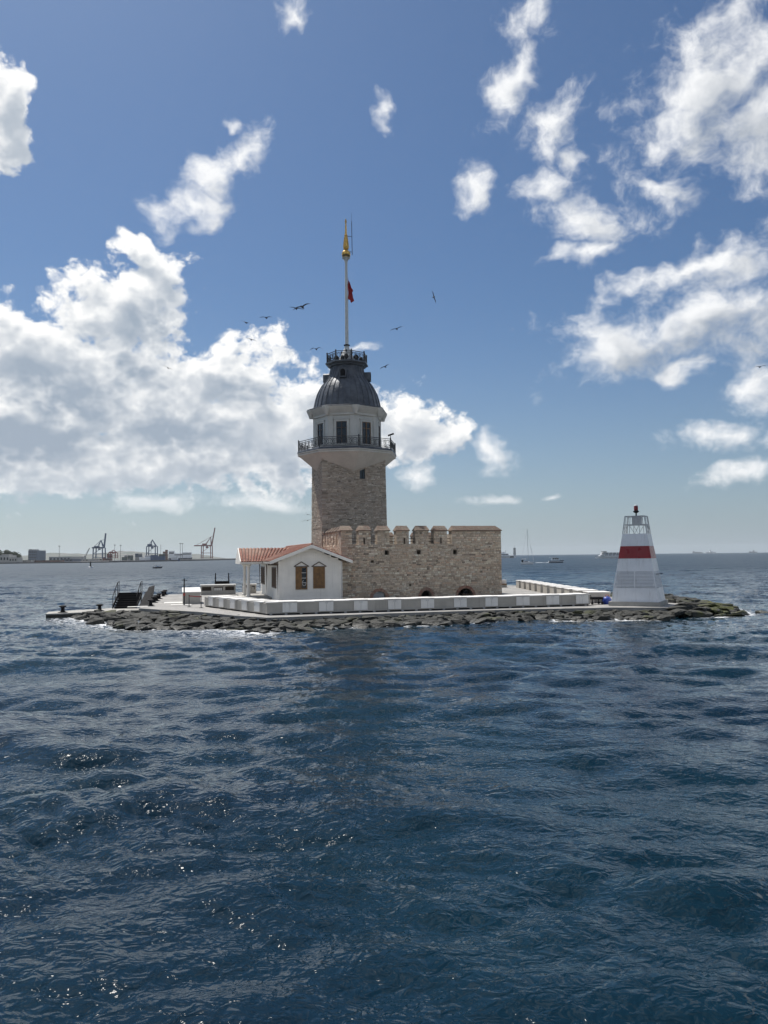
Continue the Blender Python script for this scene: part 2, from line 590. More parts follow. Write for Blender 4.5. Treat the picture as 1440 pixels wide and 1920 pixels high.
# ------------------------------------------------------------------ water
def ocean_tile(n, L, lmin, lmax, rms_slope, wind, seed, spread=2):
    """one repeating tile of a random sea between two wavelengths: height and sideways shift"""
    r = np.random.default_rng(seed)
    k1 = np.fft.fftfreq(n, L / n) * 2 * np.pi
    kx, ky = np.meshgrid(k1, k1)
    k = np.hypot(kx, ky)
    k[0, 0] = 1
    lam = 2 * np.pi / k
    c = (kx * math.cos(wind) + ky * math.sin(wind)) / k
    amp = k ** -1.75 * (np.abs(c) ** spread * 0.85 + 0.15)
    amp *= (lam > lmin) & (lam < lmax)
    amp *= np.clip((lmax - lam) / (0.35 * lmax) + 0.2, 0, 1)
    amp[0, 0] = 0
    h = amp * (r.normal(size=(n, n)) + 1j * r.normal(size=(n, n)))
    z = np.fft.ifft2(h).real
    sx_ = np.fft.ifft2(1j * kx * h).real
    sy_ = np.fft.ifft2(1j * ky * h).real
    s = rms_slope / math.sqrt((sx_ ** 2 + sy_ ** 2).mean())
    dx_ = np.fft.ifft2(-1j * kx / k * h).real
    dy_ = np.fft.ifft2(-1j * ky / k * h).real
    return z * s, dx_ * s, dy_ * s, L


def sample_tile(t, x, y, rot):
    z, a, b, L = t
    n = z.shape[0]
    c, s = math.cos(rot), math.sin(rot)
    xr, yr = (x * c + y * s) / L * n, (-x * s + y * c) / L * n
    i0, j0 = np.floor(xr).astype(int), np.floor(yr).astype(int)
    fx, fy = xr - i0, yr - j0
    i0 %= n
    j0 %= n
    i1, j1 = (i0 + 1) % n, (j0 + 1) % n

    def bl(q):
        return (q[j0, i0] * (1 - fx) + q[j0, i1] * fx) * (1 - fy) + (q[j1, i0] * (1 - fx) + q[j1, i1] * fx) * fy
    hz_, ax, ay = bl(z), bl(a), bl(b)
    return hz_, ax * c - ay * s, ax * s + ay * c


DECK_EDGE = [(-22.0, 58.3), (-18.5, 58.2), (-16.0, 56.2), (-12.8, 53.6), (-9.6, 49.8), (-7.3, 47.9), (0.0, 50.4), (8.0, 52.6), (15.5, 53.6), (19.8, 52.9)]
WATER_EDGE = [(-22.6, 56.2), (-19.5, 52.6), (-16.0, 48.4), (-13.7, 47.2), (-11.0, 46.7), (-7.4, 44.3), (0.9, 47.9), (6.8, 49.6), (15.0, 50.6), (18.5, 49.6)]
SPIT = [(18.5, 49.8), (21.1, 50.5), (25.2, 53.5), (26.3, 58.0), (26.8, 64.0), (25.6, 70.0), (22.0, 74.0), (19.9, 74.0), (19.9, 60.0), (22.0, 57.0), (20.0, 53.0)]


def dist_poly(x, y, pts):
    d = np.full(x.shape, 1e9)
    for (x0, y0), (x1, y1) in zip(pts[:-1], pts[1:]):
        vx, vy = x1 - x0, y1 - y0
        t = np.clip(((x - x0) * vx + (y - y0) * vy) / (vx * vx + vy * vy), 0, 1)
        d = np.minimum(d, np.hypot(x - x0 - t * vx, y - y0 - t * vy))
    return d


def water_material():
    m = bpy.data.materials.new('sea_water')
    m.use_nodes = True
    q = NG(m.node_tree)
    nt = m.node_tree
    bs = nt.nodes['Principled BSDF']
    geo = q.n('ShaderNodeNewGeometry')
    pos = geo.outputs['Position']
    p2 = q.v('MULTIPLY', pos, (1.0, 1.3, 0.0))
    far = q.n('ShaderNodeAttribute', attribute_name='far').outputs['Fac']
    # small ripples as relief
    n3, _ = q.noise(p2, 4.2, 2.2, 0.55, dist=0.5)
    b = q.n('ShaderNodeBump')
    q.put(b.inputs['Strength'], q.ss(far, 0.0, 0.12, 0.42, 0.1))
    b.inputs['Distance'].default_value = 0.14
    q.put(b.inputs['Height'], n3)
    # out at sea the wavelets are too small to be modelled: their slopes come from noise
    _, c0 = q.noise(p2, 2.6, 2, 0.6, dist=0.4)
    _, c1 = q.noise(p2, 0.9, 2, 0.6)
    _, c2 = q.noise(p2, 0.16, 3, 0.6)
    sl = q.v('ADD', q.v('SCALE', q.v('SUBTRACT', c1, (0.5, 0.5, 0.5)), scale=1.25), q.v('SCALE', q.v('SUBTRACT', c2, (0.5, 0.5, 0.5)), scale=1.0))
    sl = q.v('SCALE', sl, scale=q.ss(far, 0.05, 0.35, 0.12, 0.62))
    sl = q.v('ADD', sl, q.v('SCALE', q.v('SUBTRACT', c0, (0.5, 0.5, 0.5)), scale=q.ss(far, 0.02, 0.14, 0.0, 0.85)))
    sl = q.v('MULTIPLY', sl, (0.8, 1.0, 0.0))
    nrm = q.v('NORMALIZE', q.v('ADD', b.outputs[0], sl))
    big, _ = q.noise(pos, 0.08, 3, 0.5)
    col = q.mix(q.ss(big, 0.35, 0.65), (0.0028, 0.0135, 0.026, 1), (0.003, 0.0185, 0.030, 1))
    at = q.n('ShaderNodeAttribute', attribute_name='foam')
    fo, _ = q.noise(q.v('MULTIPLY', pos, (1.0, 1.6, 1.0)), 2.6, 8, 0.72, dist=0.8)
    fm = q.m('MULTIPLY', at.outputs['Fac'], q.ss(q.m('MULTIPLY_ADD', at.outputs['Fac'], 0.22, fo), 0.60, 0.74))
    col = q.mix(fm, col, (0.78, 0.80, 0.82, 1))
    q.put(bs.inputs['Base Color'], col)
    q.put(bs.inputs['Roughness'], q.m('MAXIMUM', q.mr(fm, 0.0, 1.0, 0.04, 0.8), q.ss(far, 0.05, 0.9, 0.04, 0.36)))
    bs.inputs['IOR'].default_value = 1.333
    q.put(bs.inputs['Normal'], nrm)
    return m


def build_water():
    half, mid, dth = 82.0, 34.0, 0.085
    side = np.arange(mid, half + 1e-6, 0.25)
    deg = np.concatenate([-side[::-1], np.arange(-mid + dth, mid - 1e-6, dth), side])
    th = np.radians(deg)
    rr = [2.5]
    while rr[-1] < 520:
        rr.append(rr[-1] + max(0.035, 0.0085 * rr[-1]))
    rr = np.array(rr)
    Rg, Tg = np.meshgrid(rr, th, indexing='ij')
    x, y = Rg * np.sin(Tg), Rg * np.cos(Tg)
    d = Rg

    def fade(a, b):
        return np.clip((b - d) / (b - a), 0, 1) ** 1.5
    wind = R(80)
    bands = [
        (ocean_tile(512, 83.0, 2.4, 12.0, 0.095, wind, 1, 5), 0.0, fade(200, 520)),
        (ocean_tile(512, 31.0, 0.9, 2.6, 0.155, wind, 2, 3), R(14), fade(80, 260)),
        (ocean_tile(512, 13.7, 0.3, 1.0, 0.13, wind, 3, 2), R(-22), fade(16, 48)),
    ]
    z = np.zeros_like(x)
    ax = np.zeros_like(x)
    ay = np.zeros_like(x)
    gust = sample_tile(ocean_tile(128, 60.0, 6.0, 40.0, 1.0, R(20), 9, 0), x, y * 1.6, R(10))[0]
    gust = np.clip(1.0 + 0.42 * gust / gust.std(), 0.3, 1.7)
    for i, (t, rot, f) in enumerate(bands):
        a, b, c = sample_tile(t, x, y, rot)
        if i:
            f = f * (gust if i == 2 else 0.5 + 0.5 * gust)
        z += a * f
        ax += b * f
        ay += c * f
    calm = np.clip((half - np.abs(np.degrees(Tg))) / 9.0, 0, 1)
    z *= calm
    ax *= calm
    ay *= calm
    shore = WATER_EDGE + SPIT[:6]
    ds = dist_poly(x, y, shore)
    damp = 0.45 + 0.55 * np.clip(ds / 6.0, 0, 1)
    z *= damp
    foam = np.clip(1.1 - ds / 1.3, 0, 1) ** 1.3 * np.clip(0.75 + 0.9 * np.sin(x * 0.9) * np.sin(x * 0.37 + 1.0) + 0.25 * np.sin(x * 2.3), 0.12, 1)
    foam = np.maximum(foam, 0.75 * np.clip(1 - ds / 7.0, 0, 1) * (x < -6))
    crest = np.clip((z - 0.17) / 0.12, 0, 1) * 0.25 * (d > 20)
    foam = np.maximum(foam, crest)
    xs, ys = x + 1.15 * ax, y + 1.15 * ay
    nr, nc = x.shape
    verts = np.stack([xs, ys, z], -1).reshape(-1, 3)
    idx = np.arange(nr * nc).reshape(nr, nc)
    quads = np.stack([idx[:-1, :-1], idx[:-1, 1:], idx[1:, 1:], idx[1:, :-1]], -1).reshape(-1, 4)
    foamv = foam.reshape(-1)
    farv = np.clip((d - 10.0) / 290.0, 0, 1).reshape(-1)

    def patch(t0, t1, nt_, r0, r1, nr_):
        nonlocal verts, quads, foamv, farv
        tt = np.radians(np.linspace(t0, t1, nt_))
        r_ = np.geomspace(r0, r1, nr_)
        A, B = np.meshgrid(r_, tt, indexing='ij')
        o = len(verts)
        verts = np.concatenate([verts, np.stack([A * np.sin(B), A * np.cos(B), 0 * A], -1).reshape(-1, 3)])
        foamv = np.concatenate([foamv, np.zeros(A.size)])
        farv = np.concatenate([farv, np.clip((A.ravel() - 10) / 290.0, 0, 1)])
        ii = np.arange(A.size).reshape(A.shape) + o
        quads = np.concatenate([quads, np.stack([ii[:-1, :-1], ii[:-1, 1:], ii[1:, 1:], ii[1:, :-1]], -1).reshape(-1, 4)])
    patch(-half, half, 300, rr[-1], 9000, 60)
    patch(half, 360 - half, 160, 2.5, 9000, 60)
    patch(0, 360, 48, 0.05, 2.5, 4)
    me = bpy.data.meshes.new('sea')
    me.vertices.add(len(verts))
    me.vertices.foreach_set('co', verts.astype(np.float32).ravel())
    me.loops.add(quads.size)
    me.loops.foreach_set('vertex_index', quads.astype(np.int32).ravel())
    me.polygons.add(len(quads))
    me.polygons.foreach_set('loop_start', np.arange(0, quads.size, 4, dtype=np.int32))
    me.update(calc_edges=True)
    me.shade_smooth()
    at = me.attributes.new('foam', 'FLOAT', 'POINT')
    at.data.foreach_set('value', foamv.astype(np.float32))
    at = me.attributes.new('far', 'FLOAT', 'POINT')
    at.data.foreach_set('value', farv.astype(np.float32))
    me.materials.append(water_material())
    o = bpy.data.objects.new('sea', me)
    COL.objects.link(o)
    o['kind'] = 'structure'
    return o


build_water()

# ------------------------------------------------------------------ the island: deck, landing stage, rocks
deck_poly = [(-18.6, 58.4), (-16.0, 56.2), (-12.8, 53.6), (-9.6, 49.8), (-7.3, 47.9), (0.0, 50.4), (8.0, 52.6), (15.5, 53.6), (19.8, 52.9),
             (21.9, 57.0), (19.8, 60.0), (19.3, 75.0), (17.8, 93.0), (10.0, 97.0), (-8.0, 93.0), (-13.5, 87.0), (-16.0, 82.6), (-21.0, 80.6), (-23.2, 80.0), (-19.2, 61.2)]
o = MB().prism(deck_poly, -1.2, DECK).build('island_deck', M['deck'])
o['kind'] = 'structure'


def slab_lines():
    """paving slabs let into the deck along its open left side"""
    k = 0
    for i in range(5):
        for j in range(4):
            u0, v0 = -15.3 + i * 1.28, -3.0 + j * 3.9
            if i == 0 and j == 0:
                continue
            mb = MB()
            mb.box(u0, u0 + 1.24, v0, v0 + 3.84, 0, 0.012)
            s = mb.build('paving_slab', M['deck'], o, recalc=False)
            s.location = W(0, 0, DECK)
            s.rotation_euler = (0, 0, ANG)
            k += 1


slab_lines()


def rock_mesh(seed):
    r = random.Random(seed)
    bm = bmesh.new()
    for i in range(13):
        v = Vector((r.gauss(0, 1), r.gauss(0, 1), r.gauss(0, 1))).normalized()
        s = r.uniform(0.82, 1.08)
        p = Vector((v.x * s, v.y * s, v.z * s))
        p.z = max(min(p.z, 0.62), -0.7)
        bm.verts.new(p)
    bmesh.ops.convex_hull(bm, input=bm.verts)
    loose = [v for v in bm.verts if not v.link_faces]
    bmesh.ops.delete(bm, geom=loose, context='VERTS')
    bmesh.ops.bevel(bm, geom=list(bm.edges), offset=0.035, segments=1, affect='EDGES', clamp_overlap=True)
    bmesh.ops.triangulate(bm, faces=bm.faces)
    me = bpy.data.meshes.new('rock')
    bm.to_mesh(me)
    bm.free()
    return me


ROCKS = [rock_mesh(100 + i) for i in range(14)]


def pip(x, y, poly):
    c = False
    n = len(poly)
    for i in range(n):
        x0, y0 = poly[i]
        x1, y1 = poly[(i + 1) % n]
        if (y0 > y) != (y1 > y) and x < (x1 - x0) * (y - y0) / (y1 - y0) + x0:
            c = not c
    return c


def build_rocks():
    rr = random.Random(5)
    # a mound under the rocks
    mb = MB()
    n = len(DECK_EDGE)
    vs = []
    for (e, w) in zip(DECK_EDGE, WATER_EDGE):
        vs += [(e[0], e[1], DECK - 0.22), (w[0], w[1], -0.22), (w[0] * 1.02 - 0.0, w[1] - 1.6, -1.2)]
    fs = []
    for i in range(n - 1):
        for j in range(2):
            fs.append((i * 3 + j, i * 3 + 3 + j, i * 3 + 4 + j, i * 3 + 1 + j))
    mb.add(vs, fs)
    cx = sum(p[0] for p in SPIT) / len(SPIT)
    cy = sum(p[1] for p in SPIT) / len(SPIT)
    inner = [(p[0] + (cx - p[0]) * 0.3, p[1] + (cy - p[1]) * 0.3) for p in SPIT]
    mb.prism(SPIT, -0.8, 0.30, inner)
    base = mb.build('rocky_shore', M['rock'])
    base['kind'] = 'structure'
    spots = []
    # along the front
    lens = [math.dist(DECK_EDGE[i], DECK_EDGE[i + 1]) for i in range(n - 1)]
    tot = sum(lens)

    def at(t):
        d = t * tot
        for i, L in enumerate(lens):
            if d <= L or i == n - 2:
                f = min(d / L, 1)
                e = [DECK_EDGE[i][k] + (DECK_EDGE[i + 1][k] - DECK_EDGE[i][k]) * f for k in (0, 1)]
                w = [WATER_EDGE[i][k] + (WATER_EDGE[i + 1][k] - WATER_EDGE[i][k]) * f for k in (0, 1)]
                return e, w
            d -= L
    for row in range(8):
        s0 = row / 7.0
        t = rr.uniform(0, 0.01)
        while t < 1:
            e, w = at(t)
            span = math.dist(e, w)
            size = rr.uniform(0.42, 0.85) * (0.85 + 0.25 * s0) * (1.15 if span > 4 else 0.92)
            s = s0 + rr.uniform(-0.07, 0.07)
            x, y = e[0] + (w[0] - e[0]) * s, e[1] + (w[1] - e[1]) * s
            z = (DECK - 0.2) * (1 - max(s, 0)) ** 0.85 if s < 1 else 0.0
            z += rr.uniform(-0.06, 0.07) - 0.09 + (0.05 if s > 0.7 else 0)
            spots.append((x, y, z, size, False))
            t += size * rr.uniform(1.25, 1.75) / tot
    # the spit on the right
    k = 0
    while k < 240:
        x, y = rr.uniform(18, 27.2), rr.uniform(49, 75)
        if not pip(x, y, SPIT):
            continue
        dd = float(dist_poly(np.array([x]), np.array([y]), SPIT[:8])[0])
        tip = max(0.0, 1 - math.dist((x, y), (25.2, 54.5)) / 5.0)
        z = min(0.5, 0.0 + dd * 0.2) - 0.2 * tip + rr.uniform(-0.06, 0.08)
        spots.append((x, y, z, rr.uniform(0.45, 0.95), x > 22.2 and rr.random() < 0.75))
        k += 1
    for (x, y, s) in [(-15.6, 47.9, 0.75), (-14.6, 47.3, 0.55), (-13.1, 46.4, 0.6), (-12.5, 46.5, 0.9), (-16.6, 48.6, 0.5), (-20.2, 54.2, 0.7), (-21.6, 55.6, 0.6), (-22.6, 56.4, 0.5), (26.6, 54.6, 0.6), (27.1, 55.4, 0.4)]:
        spots.append((x, y, 0.02, s, x > 20))
    # those that show largest are pieces of their own
    order = sorted(range(len(spots)), key=lambda i: -spots[i][3] / spots[i][1] * (1.0 if spots[i][1] < 60 else 0.3))
    rest = MB()
    for rank, i in enumerate(order):
        x, y, z, s, moss = spots[i]
        me = ROCKS[rr.randrange(len(ROCKS))]
        mt = M['rock_moss'] if moss else M['rock']
        mat4 = Matrix.Translation((x, y, z)) @ Matrix.Rotation(rr.uniform(0, 6.28), 4, 'Z') @ Matrix.Rotation(rr.uniform(-0.28, 0.28), 4, 'X') @ Matrix.Diagonal((s * rr.uniform(0.8, 1.25), s * rr.uniform(0.6, 0.95), s * rr.uniform(0.36, 0.58), 1))
        if rank < 300:
            ob = bpy.data.objects.new('rock', me)
            if not me.materials:
                me.materials.append(M['rock'])
            COL.objects.link(ob)
            ob.matrix_world = mat4
            ob.parent = base
            ob.material_slots[0].link = 'OBJECT'
            ob.material_slots[0].material = mt
        else:
            rest.add([mat4 @ v.co for v in me.vertices], [tuple(p.vertices) for p in me.polygons])
    rest.build('rock_rubble', M['rock'], base, kind='stuff', recalc=False)


build_rocks()

# concrete landing stage on the left
t = thing('landing_stage', 'low concrete landing stage jutting from the left end of the island', 'jetty', (0, 0, 0))
pier = [(-25.0, 57.0), (-21.0, 59.0), (-18.4, 58.6), (-18.9, 62.4), (-22.0, 63.0), (-25.8, 59.4)]
MB().prism(pier, -0.9, 0.24).build('wall', M['rock'], t)
MB().prism([(p[0] * 1.0 - 0.03, p[1]) for p in pier], 0.243, 0.33).build('slab', M['concrete'], t)


# ------------------------------------------------------------------ rubble masonry
def stone_shape(seed):
    r = random.Random(seed)
    j = lambda a: r.uniform(-a, a)
    b = [(-0.5 + j(.05), 0.5, -0.5 + j(.08)), (0.5 + j(.05), 0.5, -0.5 + j(.08)), (0.5 + j(.05), 0.5, 0.5 + j(.08)), (-0.5 + j(.05), 0.5, 0.5 + j(.08))]
    m = [(p[0], -0.25, p[2]) for p in b]
    q = [(p[0] * 0.80 + j(.05), -0.5 + j(.12), p[2] * 0.74 + j(.05)) for p in b]
    vs = b + m + q
    fs = [(8, 9, 10, 11)]
    for i in range(4):
        k = (i + 1) % 4
        fs += [(i, k, 4 + k, 4 + i), (4 + i, 4 + k, 8 + k, 8 + i)]
    me = bpy.data.meshes.new('stone')
    me.from_pydata(vs, [], [tuple(reversed(f)) for f in fs])
    bm = bmesh.new()
    bm.from_mesh(me)
    bmesh.ops.recalc_face_normals(bm, faces=bm.faces)
    bm.to_mesh(me)
    bm.free()
    me.materials.append(M['stone'])
    return me


STONES = [stone_shape(40 + i) for i in range(12)]


def lay_stones(out, face, plane, a0, a1, z0, z1, skip, rnd, weight=1.0, hmin=0.09, hmax=0.21, quoin=True):
    """rubble courses over a wall face; face 'f' looks to -v at v = plane(z), face 'l' looks to -u at u = plane(z)"""
    z = z0
    while z < z1 - 0.05:
        h = min(rnd.uniform(hmin, hmax), z1 - z)
        if z1 - (z + h) < 0.07:
            h = z1 - z
        zc = z + h / 2
        la, lb = a0(zc), a1(zc)
        a = la - 0.01
        first = True
        while a < lb - 0.02:
            w = rnd.choice((rnd.uniform(0.1, 0.25), rnd.uniform(0.18, 0.38), rnd.uniform(0.28, 0.62)))
            if first and quoin:
                w = rnd.uniform(0.4, 0.7)
            first = False
            if lb - (a + w) < 0.16:
                w = lb - a + 0.01
            ac = a + w / 2
            if not skip(ac, zc, w / 2, h / 2):
                pr = rnd.uniform(0.015, 0.055)
                out.append((face, ac, plane(zc), zc, w - 0.022, h - 0.02, pr, weight))
            a += w
        z += h


def set_stones(out, parent, org, rnd, limit=300, mat_=None):
    out.sort(key=lambda s: -s[4] * s[5] * s[7])
    rest = MB()
    for i, (face, a, pl, z, w, h, pr, wt_) in enumerate(out):
        depth = 0.16
        off = depth / 2 - pr
        if face == 'f':
            mt = Matrix.Translation((a - org[0], pl + off - org[1], z - org[2])) @ Matrix.Diagonal((w, depth, h, 1))
        else:
            mt = Matrix.Translation((pl + off - org[0], a - org[1], z - org[2])) @ Matrix.Rotation(R(-90), 4, 'Z') @ Matrix.Diagonal((w, depth, h, 1))
        me = STONES[rnd.randrange(len(STONES))]
        if i < limit:
            ob = bpy.data.objects.new('stone', me)
            COL.objects.link(ob)
            ob.parent = parent
            ob.matrix_local = mt
            if mat_:
                ob.material_slots[0].link = 'OBJECT'
                ob.material_slots[0].material = mat_
        else:
            rest.add([mt @ v.co for v in me.vertices], [tuple(p.vertices) for p in me.polygons])
    rest.build('stonework', mat_ or M['stone'], parent, kind='stuff', recalc=False)


def holed_wall(mb, a0, a1, z0, z1, holes, d0, d1, axis='u', warp=None):
    """a wall slab with rectangular openings; spans a0..a1 along the wall and d0..d1 through it"""
    A = sorted({a0, a1, *[min(max(h[i], a0), a1) for h in holes for i in (0, 1)]})
    Z = sorted({z0, z1, *[min(max(h[i], z0), z1) for h in holes for i in (2, 3)]})
    na, nz = len(A) - 1, len(Z) - 1

    def solid(i, k):
        if i < 0 or k < 0 or i >= na or k >= nz:
            return False
        c, d = (A[i] + A[i + 1]) / 2, (Z[k] + Z[k + 1]) / 2
        return not any(h[0] < c < h[1] and h[2] < d < h[3] for h in holes)

    def P_(a, d, z):
        q = (a, d, z) if axis == 'u' else (d, a, z)
        return warp(q) if warp else q
    for i in range(na):
        for k in range(nz):
            if not solid(i, k):
                continue
            a, b, c, d = A[i], A[i + 1], Z[k], Z[k + 1]
            mb.add([P_(a, d0, c), P_(b, d0, c), P_(b, d0, d), P_(a, d0, d)], [(0, 1, 2, 3)])
            mb.add([P_(a, d1, c), P_(b, d1, c), P_(b, d1, d), P_(a, d1, d)], [(3, 2, 1, 0)])
            if not solid(i - 1, k):
                mb.add([P_(a, d0, c), P_(a, d1, c), P_(a, d1, d), P_(a, d0, d)], [(0, 3, 2, 1)])
            if not solid(i + 1, k):
                mb.add([P_(b, d0, c), P_(b, d1, c), P_(b, d1, d), P_(b, d0, d)], [(0, 1, 2, 3)])
            if not solid(i, k - 1):
                mb.add([P_(a, d0, c), P_(b, d0, c), P_(b, d1, c), P_(a, d1, c)], [(0, 3, 2, 1)])
            if not solid(i, k + 1):
                mb.add([P_(a, d0, d), P_(b, d0, d), P_(b, d1, d), P_(a, d1, d)], [(0, 1, 2, 3)])


# ------------------------------------------------------------------ rampart
ZT = 6.64          # top of the merlons under the coping
ZC = 5.40          # sill of the gaps
ZR = 7.06          # ridge of the coping
MERL = [(-0.05, 1.01), (1.61, 2.73), (3.35, 4.48), (5.14, 6.33), (6.98, 8.22), (8.76, 10.0), (10.5, 15.4)]
ORG = (7.7, 0.0, DECK)
ramp = ithing('rampart', 'weathered rubble stone rampart with brick topped merlons in front of the tower', 'rampart', ORG)
gaps = [(a[1], b[0], ZC, ZT + 1) for a, b in zip(MERL[:-1], MERL[1:])]
slots = [(2.05, 2.21, 5.42, 5.95), (5.82, 5.98, 5.42, 5.95), (9.35, 9.50, 5.42, 5.95)]
holes = [(4.03, 4.41, 4.42, 4.82), (7.08, 7.46, 4.42, 4.82), (10.6, 10.96, 4.40, 4.84), (2.72, 3.0, 3.72, 3.94), (6.3, 6.5, 1.55, 1.75)]
ARCH = [(3.48, 0.62, 0.62), (7.93, 0.52, 0.62), (11.73, 0.74, 0.72)]
arch_h = [(c - r, c + r, DECK - 1, DECK + h) for c, r, h in ARCH]
mb = MB()
holed_wall(mb, 0.0, 15.4, DECK - 0.3, ZT, gaps + slots + holes + arch_h, 0.06, 0.95)
mb.build('wall_core', M['mortar'], ramp, ORG, recalc=False)
# side and back walls
LM = [(0.95 + i * 1.42, 0.95 + i * 1.42 + 0.82) for i in range(6)]
lgap = [(0.6, LM[0][0], ZC, 9)] + [(a[1], b[0], ZC, 9) for a, b in zip(LM[:-1], LM[1:])] + [(LM[-1][1], 9.4, ZC, 9)]
mb = MB()
holed_wall(mb, 0.955, 9.2, DECK - 0.3, ZT, lgap, 0.06, 0.80, 'v')
mb.build('side_wall', M['mortar'], ramp, ORG, recalc=False)
mb = MB()
mb.box(14.6, 15.34, 0.955, 15.6, DECK - 0.3, ZT)
mb.build('side_wall', M['mortar'], ramp, ORG)
BM = [(6.9, 7.7), (8.35, 9.25), (9.9, 10.8), (11.45, 12.35), (13.0, 15.3)]
mb = MB()
holed_wall(mb, 6.9, 15.4, DECK - 0.3, 6.55, [(a[1], b[0], 5.35, 9) for a, b in zip(BM[:-1], BM[1:])], 15.65, 16.4)
mb.build('back_wall', M['mortar'], ramp, ORG, recalc=False)
MB().box(0.81, 14.59, 0.96, 9.0, 4.95, 5.15).build('terrace_floor', M['deck'], ramp, ORG)
MB().box(6.95, 14.59, 9.0, 15.6, 4.95, 5.15).build('terrace_floor', M['deck'], ramp, ORG)


def coping(axis, a0, a1, d0, d1, zb, zr, hip0=0.08, hip1=0.08):
    """gabled brick coping: a row of sloping bricks on each side with a little unevenness"""
    mid = (d0 + d1) / 2
    mb = MB()
    h0 = (d1 - d0) * hip0
    h1 = (d1 - d0) * hip1
    o_ = 0.07
    pts = [(a0 - o_, d0 - o_, zb), (a1 + o_, d0 - o_, zb), (a1 + o_, d1 + o_, zb), (a0 - o_, d1 + o_, zb), (a0 + h0, mid, zr), (a1 - h1, mid, zr),
           (a0 - o_, d0 - o_, zb - 0.07), (a1 + o_, d0 - o_, zb - 0.07), (a1 + o_, d1 + o_, zb - 0.07), (a0 - o_, d1 + o_, zb - 0.07)]
    if axis == 'v':
        pts = [(p[1], p[0], p[2]) for p in pts]
    mb.add(pts, [(0, 1, 5, 4), (1, 2, 5), (2, 3, 4, 5), (3, 0, 4), (6, 7, 1, 0), (7, 8, 2, 1), (8, 9, 3, 2), (9, 6, 0, 3), (9, 8, 7, 6)])
    c = mb.build('coping', M['coping'], ramp, ORG)
    # brick courses on the slope that faces out
    bk = MB()
    n = max(2, int((a1 - a0 + 0.14) / 0.26))
    for row in range(3):
        f0, f1 = row / 3.0, (row + 1) / 3.0 - 0.02
        for i in range(n):
            p0 = a0 - o_ + (a1 - a0 + 2 * o_) * i / n
            p1 = a0 - o_ + (a1 - a0 + 2 * o_) * (i + 1) / n - 0.015
            ins0, ins1 = (h0 + o_) * f1, (h1 + o_) * f1
            p0, p1 = max(p0, a0 - o_ + ins0), min(p1, a1 + o_ - ins1)
            if p1 - p0 < 0.04:
                continue
            up_ = random.uniform(0.012, 0.03)
            da, db = d0 - o_ + (mid - d0 + o_) * f0, d0 - o_ + (mid - d0 + o_) * f1
            za, zb_ = zb + (zr - zb) * f0, zb + (zr - zb) * f1
            lo = [(p0, da, za), (p1, da, za), (p1, db, zb_), (p0, db, zb_)]
            hi = [(x_, y_ - up_ * 0.5, z_ + up_) for x_, y_, z_ in lo]
            if axis == 'v':
                lo = [(q_[1], q_[0], q_[2]) for q_ in lo]
                hi = [(q_[1], q_[0], q_[2]) for q_ in hi]
            bk.hexa(lo, hi)
    b = bk.build('brick_courses', M['coping'], c, ORG, kind='stuff')
    c.matrix_parent_inverse.identity()
    b.location = (0, 0, 0)
    return c


for i, (a, b) in enumerate(MERL):
    coping('u', a, b, 0.0, 0.95, ZT, ZR, 0.08, 0.4 if i == 6 else 0.08)
for (a, b) in LM:
    coping('v', a, b, 0.0, 0.80, ZT, ZR)
for (a, b) in BM:
    coping('u', a, b, 15.62, 16.4, 6.55, 6.95)
# brick ring of each low arch, its bricks laid one by one
for (c, r, h) in ARCH:
    nb = 15
    for i in range(nb):
        a = math.pi * (i + 0.5) / nb
        mb = MB()
        w = math.pi * (r + 0.1) / nb * 0.44
        for s in (0,):
            ca, sa = math.cos(a), math.sin(a)
            rr_, hh = r, h
            pts = []
            for (rad, tang) in ((0, -w), (0, w), (0.26, w * 1.15), (0.26, -w * 1.15)):
                x_ = c + (rr_ + rad) * ca - tang * sa
                z_ = DECK - 0.05 + (hh + rad) * sa + tang * ca
                pts.append((x_, z_))
            pr = random.uniform(-0.05, -0.015)
            mb.hexa([(p[0], pr, p[1]) for p in pts], [(p[0], 0.3, p[1]) for p in pts])
        mb.build('brick', M['brick'], ramp, ORG)
    # spandrel fill so that the opening is round
    mb = MB()
    for sgn in (-1, 1):
        m_ = 6
        poly = [(c + sgn * r, DECK + h)]
        for i in range(m_ + 1):
            a = math.pi / 2 * i / m_
            poly.append((c + sgn * r * math.cos(a), DECK - 0.05 + h * math.sin(a)))
        poly = poly if sgn < 0 else poly[::-1]
        mb.ext(poly, 'y', 0.07, 0.94)
    mb.build('spandrel', M['mortar'], ramp, ORG)
# grey shutter in the first arch
sh = MB()
for i in range(4):
    sh.box(2.95, 4.01, 0.22 + i * 0.01, 0.26 + i * 0.01, DECK + i * 0.13, DECK + 0.11 + i * 0.13)
sh.build('shutter', M['steel'], ramp, ORG)
# iron rails across the gaps
for (a, b, _, _) in gaps:
    for z in (5.62, 5.88):
        MB().bar((a - 0.02, 0.5, z), (b + 0.02, 0.5, z), 0.05).build('gap_rail', M['dark_wood'], ramp, ORG)

stones = []
rs = random.Random(21)


def skip_front(ac, zc, hw, hh):
    for h in gaps + slots + holes:
        if ac + hw > h[0] + 0.03 and ac - hw < h[1] - 0.03 and zc + hh > h[2] + 0.02 and zc - hh < h[3] - 0.02:
            return True
    for c, r, h in ARCH:
        if ((ac - c) / (r + 0.2)) ** 2 + ((zc - DECK) / (h + 0.2)) ** 2 < 1.0:
            return True
    return False


